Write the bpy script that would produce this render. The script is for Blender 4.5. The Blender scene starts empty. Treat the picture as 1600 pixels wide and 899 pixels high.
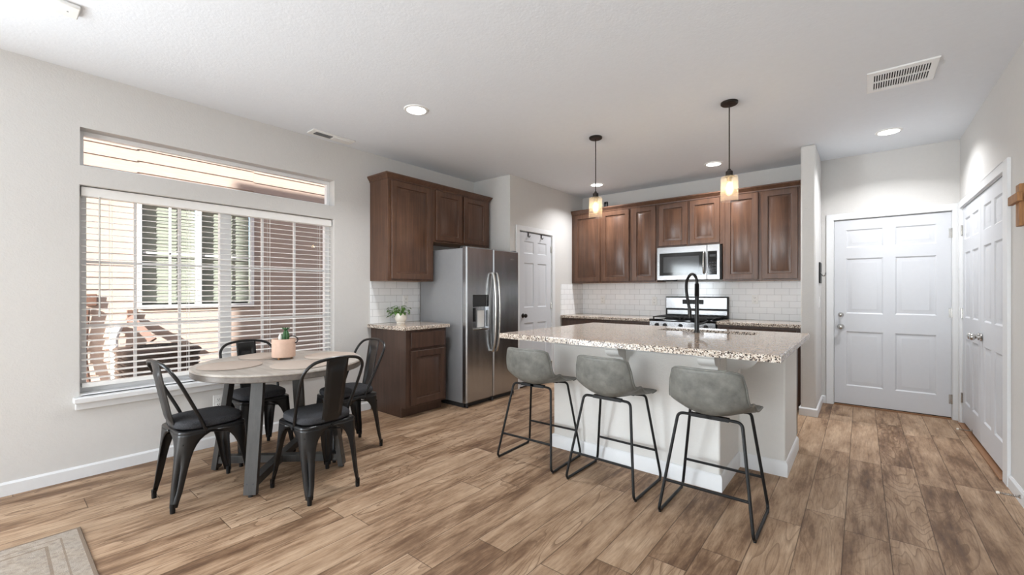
import bpy, bmesh, math, random
from math import sin, cos, pi, radians as R
from mathutils import Vector, Matrix
random.seed(7)
sc = bpy.context.scene
COL = sc.collection

# ------------------------------------------------------------------ camera
cam_d = bpy.data.cameras.new('camera'); cam = bpy.data.objects.new('camera', cam_d); COL.objects.link(cam)
cam.location = (0, 0, 1.258); cam.rotation_euler = (pi/2, 0, 0.68556)
cam_d.sensor_width = 36; cam_d.lens = 668.04/1600*36; cam_d.shift_y = 0.0043; cam_d.clip_start = 0.05
sc.camera = cam

# ------------------------------------------------------------------ world, sun, light, exposure
EXPOSURE = 0.2
SKY = 0.25; SUN = 15.5
REAR_W = 240; SIDE_W = 88; CAN_W = 14.5; ROOM_FILL_W = 3; BULB_W = 3.5
sc.view_settings.view_transform = 'Standard'; sc.view_settings.look = 'None'
sc.view_settings.gamma = 1; sc.view_settings.exposure = EXPOSURE; sc.view_settings.use_curve_mapping = False
SUN_EL = R(21.4); SUN_DIR = Vector((-0.417*cos(SUN_EL), 0.909*cos(SUN_EL), -sin(SUN_EL)))
w = bpy.data.worlds.new('world'); sc.world = w; w.use_nodes = True
wn = w.node_tree; wn.nodes.clear()
sky = wn.nodes.new('ShaderNodeTexSky'); sky.sky_type = 'NISHITA'; sky.sun_disc = False
sky.sun_elevation = R(40); sky.sun_rotation = R(155)
bg = wn.nodes.new('ShaderNodeBackground'); bg.inputs[1].default_value = SKY
wo = wn.nodes.new('ShaderNodeOutputWorld')
wn.links.new(sky.outputs[0], bg.inputs[0]); wn.links.new(bg.outputs[0], wo.inputs[0])
sd = bpy.data.lights.new('sun', 'SUN'); sd.energy = SUN; sd.angle = R(0.6); sd.color = (1, .97, .93)
so = bpy.data.objects.new('sun', sd); COL.objects.link(so)
so.rotation_euler = SUN_DIR.to_track_quat('-Z', 'Y').to_euler(); so.location = (8, -16, 12)

def area(name, loc, rot, sx, sy, power, color=(1, 1, 1), shape='RECTANGLE'):
    l = bpy.data.lights.new(name, 'AREA'); l.shape = shape; l.size = sx
    if shape == 'RECTANGLE': l.size_y = sy
    l.energy = power; l.color = color
    o = bpy.data.objects.new(name, l); COL.objects.link(o); o.location = loc; o.rotation_euler = rot
    return o
# fill lamps added behind the camera, at the patio door and rear window
area('patio_fill', (-4.06, -2.2, 1.1), Vector((1, .25, .05)).to_track_quat('-Z', 'Y').to_euler(), 2.5, 1.9, REAR_W, (.86, .94, 1))
area('rear_fill', (-.4, -4.44, 1.45), Vector((0, 1, .15)).to_track_quat('-Z', 'Y').to_euler(), 1.9, 1.05, SIDE_W, (.86, .94, 1))
# ------------------------------------------------------------------ node helpers
def nodes(m):
    m.use_nodes = True
    return m.node_tree
def mk(nt, t, props=None, **inp):
    n = nt.nodes.new(t)
    for k, v in (props or {}).items(): setattr(n, k, v)
    for k, v in inp.items():
        key = int(k[1:]) if k[0] == 'i' and k[1:].isdigit() else k.replace('_', ' ')
        s = n.inputs[key]
        if isinstance(v, bpy.types.NodeSocket): nt.links.new(v, s)
        else: s.default_value = v
    return n
def ramp(nt, fac, stops, interp='LINEAR'):
    r = nt.nodes.new('ShaderNodeValToRGB'); nt.links.new(fac, r.inputs[0]); r.color_ramp.interpolation = interp
    e = r.color_ramp.elements
    while len(e) < len(stops): e.new(0.5)
    for el, (p, c) in zip(e, stops):
        el.position = p; el.color = (*c, 1) if len(c) == 3 else c
    return r.outputs[0]
def S(r, g, b):
    f = lambda c: (c/255)/12.92 if c/255 <= .04045 else ((c/255+.055)/1.055)**2.4
    return (f(r), f(g), f(b))
def math_(nt, op, a, b=0.0, c=None):
    kw = {'i0': a, 'i1': b}
    if c is not None: kw['i2'] = c
    return mk(nt, 'ShaderNodeMath', {'operation': op}, **kw).outputs[0]
def mixc(nt, fac, a, b, blend='MIX'):
    n = nt.nodes.new('ShaderNodeMix'); n.data_type = 'RGBA'; n.blend_type = blend
    for s, v in ((n.inputs[0], fac), (n.inputs[6], a), (n.inputs[7], b)):
        if isinstance(v, bpy.types.NodeSocket): nt.links.new(v, s)
        elif isinstance(v, (int, float)): s.default_value = v
        else: s.default_value = (*v, 1)
    return n.outputs[2]
def coords(nt, scale=(1, 1, 1), loc=(0, 0, 0)):
    tc = nt.nodes.new('ShaderNodeTexCoord')
    mp = mk(nt, 'ShaderNodeMapping'); nt.links.new(tc.outputs['Object'], mp.inputs[0])
    mp.inputs['Scale'].default_value = scale; mp.inputs['Location'].default_value = loc
    return mp.outputs[0]
def bsdf(nt): return nt.nodes['Principled BSDF']
def setin(nt, name, v):
    s = bsdf(nt).inputs[name]
    if isinstance(v, bpy.types.NodeSocket): nt.links.new(v, s)
    elif isinstance(v, tuple) and len(v) == 3: s.default_value = (*v, 1)
    else: s.default_value = v
def bump(nt, h, strength=.2, dist=.01):
    b = mk(nt, 'ShaderNodeBump', Strength=strength, Distance=dist, Height=h); setin(nt, 'Normal', b.outputs[0])

def plain(name, col, rough=.5, metal=0.0, var=.06, vs=30, bmp=0.0, bs=120, spec=.5, coat=0.0, stretch=(1, 1, 1)):
    m = bpy.data.materials.new(name); nt = nodes(m)
    n = mk(nt, 'ShaderNodeTexNoise', Vector=coords(nt, stretch), Scale=vs, Detail=4.0)
    lo = tuple(c*(1-var) for c in col); hi = tuple(min(1, c*(1+var)) for c in col)
    setin(nt, 'Base Color', ramp(nt, n.outputs[0], [(.3, lo), (.7, hi)]))
    setin(nt, 'Roughness', rough); setin(nt, 'Metallic', metal); setin(nt, 'Specular IOR Level', spec)
    if coat: setin(nt, 'Coat Weight', coat); setin(nt, 'Coat Roughness', .1)
    if bmp:
        n2 = mk(nt, 'ShaderNodeTexNoise', Vector=coords(nt, stretch), Scale=bs, Detail=3.0)
        bump(nt, n2.outputs[0], bmp, .004)
    return m

M = {}
M['wall'] = plain('wall_paint', S(212, 210, 207), .85, var=.01, bmp=.35, bs=95, spec=.25)
M['ceiling'] = plain('ceiling_paint', S(232, 236, 241), .9, var=.01, bmp=.25, bs=70, spec=.2)
M['trim'] = plain('white_trim_paint', S(226, 227, 228), .4, var=.01)
M['door'] = plain('white_door_paint', S(208, 210, 214), .42, var=.01)
M['island_paint'] = plain('island_wall_paint', S(224, 222, 218), .8, var=.01, bmp=.25, bs=95, spec=.25)
M['plastic'] = plain('white_plastic', S(238, 238, 236), .35, var=.01)
M['grey_blind'] = plain('grey_green_blind', S(158, 165, 150), .6, var=.03)
M['vinyl'] = plain('white_vinyl', S(240, 240, 240), .35, var=.01)
M['blind'] = plain('blind_slat_white', S(244, 243, 240), .45, var=.01)
M['black_metal'] = plain('black_powder_coat', S(15, 15, 16), .45, var=.1, vs=60, spec=.35)
M['black_satin'] = plain('black_satin_steel', S(20, 20, 21), .32, var=.12, vs=25, spec=.45)
M['black_plastic'] = plain('black_plastic', S(22, 22, 23), .5, var=.1)
M['bronze'] = plain('dark_bronze', S(52, 46, 42), .4, .6, var=.1)
M['iron'] = plain('cast_iron', S(24, 24, 25), .6, var=.15, bmp=.2)
M['chrome'] = plain('satin_nickel', S(190, 188, 184), .2, 1.0, var=.03)
M['steel_dark'] = plain('dark_kick_plate', S(58, 58, 60), .5, .3)
M['fridge_side'] = plain('fridge_side_grey', S(150, 151, 153), .45, .25, var=.02)
M['black_glass'] = plain('black_glass', S(16, 17, 19), .06, var=.02, spec=.6)
M['micro_glass'] = plain('microwave_glass', S(70, 72, 74), .08, .2, var=.04, spec=.6)
M['terra'] = plain('pale_terracotta', S(205, 172, 152), .7, var=.05, vs=40, bmp=.1)
M['ceramic'] = plain('cream_ceramic', S(240, 235, 224), .25, var=.02)
M['leaf'] = plain('green_leaf', S(72, 112, 40), .45, var=.35, vs=40)
M['cactus'] = plain('cactus_green', S(52, 92, 50), .55, var=.3, vs=60, bmp=.3)
M['soil'] = plain('dark_soil', S(52, 40, 32), .95, var=.4, vs=120, bmp=.8, bs=200)
M['petal'] = plain('pale_flower', S(235, 235, 226), .6, var=.03)
M['rustic'] = plain('rustic_oak', S(158, 112, 68), .6, var=.3, vs=9, bmp=.3, stretch=(6, 6, 1))
M['rubber'] = plain('white_rubber', S(236, 232, 222), .6)
M['void_shade'] = plain('void_shade_dark', S(26, 25, 24), .9)  # near-black stands in for shade in slots, closet and neighbour's window
M['thresh'] = plain('oak_threshold', S(140, 100, 68), .5, var=.12, vs=10, stretch=(2, 12, 2))
M['gap_shade'] = plain('gap_shade_dark', S(38, 28, 22), .7)  # dark brown painted in for the shaded gap below doors
M['concrete'] = plain('concrete', S(150, 145, 138), .9, var=.1, bmp=.3)
M['unit_metal'] = plain('brown_unit_metal', S(92, 78, 68), .6, .2, var=.1)
M['conduit'] = plain('brown_conduit', S(104, 76, 62), .6, var=.1)
M['shingle'] = plain('roof_shingle', S(90, 80, 72), .9, var=.3, vs=20)
M['brown_soffit'] = plain('brown_eave_paint', S(150, 110, 92), .7)
M['tip'] = plain('mat_board', S(205, 205, 200), .5)

def mat_steel():
    m = bpy.data.materials.new('brushed_stainless'); nt = nodes(m)
    n = mk(nt, 'ShaderNodeTexNoise', Vector=coords(nt, (1, 2, 240)), Scale=3.0, Detail=4.0)
    setin(nt, 'Base Color', ramp(nt, n.outputs[0], [(.3, S(150, 150, 152)), (.7, S(170, 170, 171))]))
    setin(nt, 'Metallic', 1.0); setin(nt, 'Roughness', .27)
    bump(nt, n.outputs[0], .05, .001)
    return m
M['steel'] = mat_steel()
def mat_fridge():
    m = bpy.data.materials.new('fridge_stainless'); nt = nodes(m)
    n = mk(nt, 'ShaderNodeTexNoise', Vector=coords(nt, (2, 240, 1)), Scale=3.0, Detail=4.0)
    setin(nt, 'Base Color', ramp(nt, n.outputs[0], [(.3, S(178, 181, 185)), (.7, S(192, 195, 199))]))
    setin(nt, 'Metallic', 1.0); setin(nt, 'Roughness', .25)
    n2 = mk(nt, 'ShaderNodeTexNoise', Vector=coords(nt, (1, 3.2, .35)), Scale=2.0, Detail=1.0)
    bump(nt, n2.outputs[0], .3, .03)
    return m
M['fridge'] = mat_fridge()

def mat_wood(name, dark, mid, light, axis='Z', rough=.38):
    m = bpy.data.materials.new(name); nt = nodes(m)
    sc_ = {'Z': (22, 22, 1.1), 'Y': (22, 1.1, 22), 'X': (1.1, 22, 22)}[axis]
    n1 = mk(nt, 'ShaderNodeTexNoise', Vector=coords(nt, sc_), Scale=1.6, Detail=6.0, Roughness=.62)
    n2 = mk(nt, 'ShaderNodeTexNoise', Vector=coords(nt, (1, 1, 1)), Scale=5.0, Detail=3.0)
    n3 = mk(nt, 'ShaderNodeTexNoise', Vector=coords(nt, tuple(c*6 for c in sc_)), Scale=2.0, Detail=2.0)
    c1 = ramp(nt, n1.outputs[0], [(.25, dark), (.5, mid), (.75, light)])
    c2 = mixc(nt, ramp(nt, n2.outputs[0], [(.35, (0, 0, 0)), (.7, (.45, .45, .45))]), c1, light)
    c3 = mixc(nt, ramp(nt, n3.outputs[0], [(.55, (0, 0, 0)), (.75, (.35, .35, .35))]), c2, dark)
    setin(nt, 'Base Color', c3); setin(nt, 'Roughness', rough); setin(nt, 'Specular IOR Level', .5)
    bump(nt, n1.outputs[0], .08, .002)
    return m
M['cab'] = mat_wood('stained_maple', S(60, 41, 31), S(84, 58, 44), S(108, 77, 58), 'Z', .3)
M['cab_dark'] = mat_wood('stained_maple_dark', S(54, 39, 32), S(72, 53, 44), S(90, 67, 56), 'Z', .32)
M['cab_inside'] = mat_wood('cabinet_underside', S(120, 84, 50), S(150, 106, 66), S(170, 124, 80), 'Y')
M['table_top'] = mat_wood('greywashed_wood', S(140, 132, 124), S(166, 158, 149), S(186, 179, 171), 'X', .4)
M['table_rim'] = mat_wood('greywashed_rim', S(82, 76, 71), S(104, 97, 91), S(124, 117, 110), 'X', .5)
M['table_leg'] = mat_wood('charcoal_wood', S(42, 41, 40), S(58, 56, 54), S(72, 70, 68), 'Z', .45)

def mat_granite():
    m = bpy.data.materials.new('speckled_granite'); nt = nodes(m)
    v = coords(nt)
    vo = mk(nt, 'ShaderNodeTexVoronoi', Vector=v, Scale=120.0)
    wn_ = mk(nt, 'ShaderNodeTexWhiteNoise', {'noise_dimensions': '3D'}, Vector=vo.outputs['Color'])
    c = ramp(nt, wn_.outputs[0], [(0, S(60, 50, 46)), (.12, S(112, 94, 84)), (.2, S(188, 162, 140)), (.55, S(216, 196, 176)), (.8, S(232, 220, 208))], 'CONSTANT')
    n = mk(nt, 'ShaderNodeTexNoise', Vector=v, Scale=45.0, Detail=5.0, Roughness=.7)
    c2 = mixc(nt, .45, c, ramp(nt, n.outputs[0], [(.35, S(120, 100, 90)), (.46, S(206, 184, 164)), (.7, S(230, 214, 198))]))
    n3 = mk(nt, 'ShaderNodeTexNoise', Vector=v, Scale=70.0, Detail=3.0)
    c3 = mixc(nt, ramp(nt, n3.outputs[0], [(.64, (0, 0, 0)), (.68, (.85, .85, .85))]), c2, S(52, 44, 42))
    setin(nt, 'Base Color', c3); setin(nt, 'Roughness', .07); setin(nt, 'Specular IOR Level', .6)
    return m
M['granite'] = mat_granite()
def mat_granite_edge():
    m = bpy.data.materials.new('granite_cut_edge'); nt = nodes(m)
    v = coords(nt)
    vo = mk(nt, 'ShaderNodeTexVoronoi', Vector=v, Scale=150.0)
    wn_ = mk(nt, 'ShaderNodeTexWhiteNoise', {'noise_dimensions': '3D'}, Vector=vo.outputs['Color'])
    c = ramp(nt, wn_.outputs[0], [(0, S(58, 50, 46)), (.14, S(124, 108, 98)), (.3, S(188, 172, 156)), (.55, S(212, 200, 186)), (.8, S(226, 218, 208))], 'CONSTANT')
    setin(nt, 'Base Color', c); setin(nt, 'Roughness', .2)
    return m
M['granite_edge'] = mat_granite_edge()

def mat_tile(name, swap):
    m = bpy.data.materials.new(name); nt = nodes(m)
    tc = nt.nodes.new('ShaderNodeTexCoord'); sp = mk(nt, 'ShaderNodeSeparateXYZ', Vector=tc.outputs['Object'])
    cb = mk(nt, 'ShaderNodeCombineXYZ', X=sp.outputs[1 if swap else 0], Y=sp.outputs[2])
    br = nt.nodes.new('ShaderNodeTexBrick'); nt.links.new(cb.outputs[0], br.inputs['Vector'])
    br.offset = .5
    for k, v in (('Scale', 1.0), ('Mortar Size', .0016), ('Mortar Smooth', .3), ('Bias', 0.0), ('Brick Width', .153), ('Row Height', .0768)): br.inputs[k].default_value = v
    br.inputs['Color1'].default_value = (*S(242, 244, 246), 1); br.inputs['Color2'].default_value = (*S(247, 248, 249), 1)
    br.inputs['Mortar'].default_value = (*S(182, 183, 184), 1)
    setin(nt, 'Base Color', br.outputs['Color']); setin(nt, 'Roughness', .1)
    inv = math_(nt, 'SUBTRACT', 1.0, br.outputs['Fac'])
    # every tile sits at a slightly different tilt
    n = mk(nt, 'ShaderNodeTexNoise', Vector=tc.outputs['Object'], Scale=6.0, Detail=1.0)
    h = math_(nt, 'MULTIPLY_ADD', n.outputs[0], .9, inv)
    bump(nt, h, .35, .004)
    return m
M['tile_x'] = mat_tile('subway_tile_back', False); M['tile_y'] = mat_tile('subway_tile_side', True)

def mat_floor():
    m = bpy.data.materials.new('plank_floor'); nt = nodes(m)
    tc = nt.nodes.new('ShaderNodeTexCoord'); sp = mk(nt, 'ShaderNodeSeparateXYZ', Vector=tc.outputs['Object'])
    x, y = sp.outputs[0], sp.outputs[1]
    W, L = .18, 1.24
    xs = math_(nt, 'DIVIDE', math_(nt, 'ADD', x, .251+18), W); row = math_(nt, 'FLOOR', xs)
    rn = mk(nt, 'ShaderNodeTexWhiteNoise', {'noise_dimensions': '1D'}, W=row)
    ys = math_(nt, 'ADD', math_(nt, 'DIVIDE', math_(nt, 'ADD', y, 30.0), L), math_(nt, 'MULTIPLY', rn.outputs[0], 7.0))
    colm = math_(nt, 'FLOOR', ys)
    idv = mk(nt, 'ShaderNodeCombineXYZ', X=row, Y=colm)
    pid = mk(nt, 'ShaderNodeTexWhiteNoise', {'noise_dimensions': '3D'}, Vector=idv.outputs[0])
    pid2 = mk(nt, 'ShaderNodeTexWhiteNoise', {'noise_dimensions': '3D'}, Vector=mk(nt, 'ShaderNodeVectorMath', {'operation': 'ADD'}, i0=idv.outputs[0], i1=(31.7, 12.3, 5.1)).outputs[0])
    fx = math_(nt, 'FRACT', xs); fy = math_(nt, 'FRACT', ys)
    ex = math_(nt, 'MULTIPLY', math_(nt, 'MINIMUM', fx, math_(nt, 'SUBTRACT', 1.0, fx)), W)
    ey = math_(nt, 'MULTIPLY', math_(nt, 'MINIMUM', fy, math_(nt, 'SUBTRACT', 1.0, fy)), L)
    edge = math_(nt, 'MINIMUM', ex, ey)
    gap = mk(nt, 'ShaderNodeMapRange', Value=edge, From_Min=.0008, From_Max=.003, To_Min=1.0, To_Max=0.0).outputs[0]
    z = math_(nt, 'MULTIPLY', pid.outputs[0], 90.0)
    def vec(sx, sy): return mk(nt, 'ShaderNodeCombineXYZ', X=math_(nt, 'MULTIPLY', x, sx), Y=math_(nt, 'MULTIPLY', y, sy), Z=z).outputs[0]
    grain = mk(nt, 'ShaderNodeTexNoise', Vector=vec(42, 2.2), Scale=1.0, Detail=7.0, Roughness=.65).outputs[0]
    fine = mk(nt, 'ShaderNodeTexNoise', Vector=vec(190, 7), Scale=1.0, Detail=3.0).outputs[0]
    blot = mk(nt, 'ShaderNodeTexNoise', Vector=vec(9, 1.7), Scale=1.0, Detail=7.0, Roughness=.7).outputs[0]
    cont = mk(nt, 'ShaderNodeTexNoise', Vector=vec(6.5, 1.1), Scale=1.0, Detail=1.5, Roughness=.4, Distortion=.4).outputs[0]
    ring = math_(nt, 'FRACT', math_(nt, 'MULTIPLY', cont, 17.0))
    ringm = mk(nt, 'ShaderNodeMapRange', Value=ring, From_Min=.0, From_Max=.26, To_Min=1.0, To_Max=0.0).outputs[0]
    tone = math_(nt, 'MULTIPLY_ADD', pid.outputs[0], .28, math_(nt, 'MULTIPLY_ADD', blot, 1.75, -.5))
    tone = math_(nt, 'MULTIPLY_ADD', grain, .62, math_(nt, 'SUBTRACT', tone, .31))
    base = ramp(nt, tone, [(.06, S(78, 56, 41)), (.3, S(120, 93, 71)), (.52, S(160, 132, 106)), (.85, S(190, 163, 136))])
    darkp = mk(nt, 'ShaderNodeMapRange', Value=pid2.outputs[0], From_Min=.3, From_Max=.8, To_Min=.12, To_Max=.75).outputs[0]
    c = mixc(nt, math_(nt, 'MULTIPLY', ringm, darkp), base, S(104, 78, 58))
    c = mixc(nt, mk(nt, 'ShaderNodeMapRange', Value=fine, From_Min=.48, From_Max=.72, To_Min=0.0, To_Max=.42).outputs[0], c, S(110, 86, 68))
    c = mixc(nt, math_(nt, 'MULTIPLY', gap, .75), c, S(62, 45, 34))
    setin(nt, 'Base Color', c)
    setin(nt, 'Roughness', mk(nt, 'ShaderNodeMapRange', Value=grain, From_Min=.3, From_Max=.7, To_Min=.46, To_Max=.58).outputs[0])
    setin(nt, 'Specular IOR Level', .22)
    h = math_(nt, 'SUBTRACT', math_(nt, 'MULTIPLY', grain, .25), gap)
    bump(nt, h, .25, .002)
    return m
M['floor'] = mat_floor()

def mat_leather():
    m = bpy.data.materials.new('grey_faux_leather'); nt = nodes(m); v = coords(nt)
    n = mk(nt, 'ShaderNodeTexNoise', Vector=v, Scale=14.0, Detail=6.0, Roughness=.65)
    setin(nt, 'Base Color', ramp(nt, n.outputs[0], [(.3, S(92, 92, 88)), (.5, S(110, 110, 105)), (.72, S(128, 128, 122))]))
    setin(nt, 'Roughness', .5); vo = mk(nt, 'ShaderNodeTexNoise', Vector=v, Scale=260.0, Detail=2.0)
    bump(nt, vo.outputs[0], .15, .002)
    return m
M['leather'] = mat_leather()
def mat_fabric(name, a, b, s=300):
    m = bpy.data.materials.new(name); nt = nodes(m); v = coords(nt)
    n = mk(nt, 'ShaderNodeTexNoise', Vector=v, Scale=float(s), Detail=2.0)
    setin(nt, 'Base Color', ramp(nt, n.outputs[0], [(.3, a), (.7, b)])); setin(nt, 'Roughness', .95)
    setin(nt, 'Specular IOR Level', .2); bump(nt, n.outputs[0], .5, .003)
    return m
M['cushion'] = mat_fabric('charcoal_cushion_cloth', S(40, 40, 42), S(74, 74, 77))
def mat_mat():
    m = bpy.data.materials.new('woven_placemat'); nt = nodes(m)
    wv = mk(nt, 'ShaderNodeTexWave', {'wave_type': 'RINGS', 'rings_direction': 'Z'}, Vector=coords(nt), Scale=55.0, Distortion=.6, Detail=1.0)
    setin(nt, 'Base Color', ramp(nt, wv.outputs[0], [(0, S(166, 150, 138)), (1, S(194, 180, 168))])); setin(nt, 'Roughness', .9)
    bump(nt, wv.outputs[0], .4, .003)
    return m
M['mat'] = mat_mat()
def mat_rug():
    m = bpy.data.materials.new('faded_rug'); nt = nodes(m)
    tc = nt.nodes.new('ShaderNodeTexCoord'); sp = mk(nt, 'ShaderNodeSeparateXYZ', Vector=tc.outputs['Object'])
    # local coordinates: corner at the origin, x to +, y to -
    d = math_(nt, 'MINIMUM', sp.outputs[0], math_(nt, 'MULTIPLY', sp.outputs[1], -1.0))
    dy = math_(nt, 'MULTIPLY', sp.outputs[1], -1.0)
    n = mk(nt, 'ShaderNodeTexNoise', Vector=tc.outputs['Object'], Scale=38.0, Detail=5.0, Roughness=.7).outputs[0]
    n2 = mk(nt, 'ShaderNodeTexNoise', Vector=tc.outputs['Object'], Scale=7.0, Detail=3.0).outputs[0]
    c = ramp(nt, n, [(.3, S(134, 120, 107)), (.5, S(154, 141, 127)), (.7, S(168, 156, 143))])
    c = mixc(nt, ramp(nt, n2, [(.4, (0, 0, 0)), (.65, (.4, .4, .4))]), c, S(148, 140, 131))
    bands = ramp(nt, d, [(0, (1, 1, 1)), (.012, (0, 0, 0)), (.07, (.0, .0, .0)), (.074, (.7, .7, .7)), (.082, (0, 0, 0)), (.12, (0, 0, 0)), (.124, (.8, .8, .8)), (.134, (0, 0, 0))], 'CONSTANT')
    c = mixc(nt, bands, c, S(124, 108, 94))
    vo = mk(nt, 'ShaderNodeTexVoronoi', Vector=tc.outputs['Object'], Scale=24.0).outputs[0]
    mot = mk(nt, 'ShaderNodeMapRange', Value=vo, From_Min=.18, From_Max=.3, To_Min=.35, To_Max=0.0).outputs[0]
    c = mixc(nt, mot, c, S(120, 111, 104))
    setin(nt, 'Base Color', c); setin(nt, 'Roughness', .98); setin(nt, 'Specular IOR Level', .1)
    bump(nt, mk(nt, 'ShaderNodeTexNoise', Vector=tc.outputs['Object'], Scale=400.0).outputs[0], .6, .004)
    return m
M['rug'] = mat_rug()
def mat_glass(name, tint=(1, 1, 1), refl=.08, rough=.02, milk=0.0):
    m = bpy.data.materials.new(name); nt = nodes(m); nt.nodes.clear()
    o = nt.nodes.new('ShaderNodeOutputMaterial')
    t = mk(nt, 'ShaderNodeBsdfTransparent', Color=(*tint, 1)); g = mk(nt, 'ShaderNodeBsdfGlossy', Roughness=rough)
    fr = mk(nt, 'ShaderNodeFresnel', IOR=1.45)
    gm = nt.nodes.new('ShaderNodeNewGeometry')     # thin glass: only the outer face of each surface mirrors
    ff = math_(nt, 'MULTIPLY', fr.outputs[0], math_(nt, 'SUBTRACT', 1.0, gm.outputs['Backfacing']))
    mx = mk(nt, 'ShaderNodeMixShader', i0=math_(nt, 'MULTIPLY', ff, refl/.04*.6), i1=t.outputs[0], i2=g.outputs[0])
    out = mx.outputs[0]
    if milk:
        df = mk(nt, 'ShaderNodeBsdfTranslucent', Color=(1, .97, .9, 1))
        out = mk(nt, 'ShaderNodeMixShader', i0=milk, i1=out, i2=df.outputs[0]).outputs[0]
    nt.links.new(out, o.inputs[0])
    return m
M['glass'] = mat_glass('window_glass'); M['shade_glass'] = mat_glass('seeded_glass', (1, 1, 1), .10, .03, .07)
M['bulb_glass'] = mat_glass('bulb_glass', (1, .96, .88), .06, .02)
def emit(name, col, st):
    m = bpy.data.materials.new(name); nt = nodes(m)
    setin(nt, 'Base Color', col); setin(nt, 'Emission Color', col); setin(nt, 'Emission Strength', st)
    return m
M['can_lens'] = emit('lit_lens', (1, .98, .94), 6.0)
M['filament'] = emit('lit_filament', (1, .78, .42), 22.0)
def mat_bulb():
    m = bpy.data.materials.new('glowing_bulb'); nt = nodes(m); nt.nodes.clear()
    o = nt.nodes.new('ShaderNodeOutputMaterial'); t = nt.nodes.new('ShaderNodeBsdfTransparent')
    e = mk(nt, 'ShaderNodeEmission', Color=(1, .70, .34, 1), Strength=.55)
    a = nt.nodes.new('ShaderNodeAddShader'); nt.links.new(t.outputs[0], a.inputs[0]); nt.links.new(e.outputs[0], a.inputs[1]); nt.links.new(a.outputs[0], o.inputs[0])
    return m
M['bulb_glow'] = mat_bulb()
def mat_siding(name, a, b):
    m = bpy.data.materials.new(name); nt = nodes(m)
    n = mk(nt, 'ShaderNodeTexNoise', Vector=coords(nt, (1, 1, 14)), Scale=6.0, Detail=5.0)
    setin(nt, 'Base Color', ramp(nt, n.outputs[0], [(.3, a), (.7, b)])); setin(nt, 'Roughness', .8)
    return m
M['siding'] = mat_siding('tan_lap_siding', S(182, 161, 147), S(196, 176, 162))
M['ground'] = plain('gravel_ground', S(150, 132, 116), .95, var=.3, vs=60, bmp=.8)

# ------------------------------------------------------------------ mesh helpers
class Frame:                      # u to the right, v up, d out of a wall
    def __init__(s, o, u, n): s.o, s.u, s.n = Vector(o), Vector(u), Vector(n)
    def __call__(s, u, v, d): return s.o + s.u*u + Vector((0, 0, 1))*v + s.n*d
FX = lambda x: Frame((x, 0, 0), (0, 1, 0), (1, 0, 0))       # faces +x, u = y
FXN = lambda x: Frame((x, 0, 0), (0, 1, 0), (-1, 0, 0))     # faces -x, u = y
FY = lambda y: Frame((0, y, 0), (1, 0, 0), (0, -1, 0))      # faces -y, u = x

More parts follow.
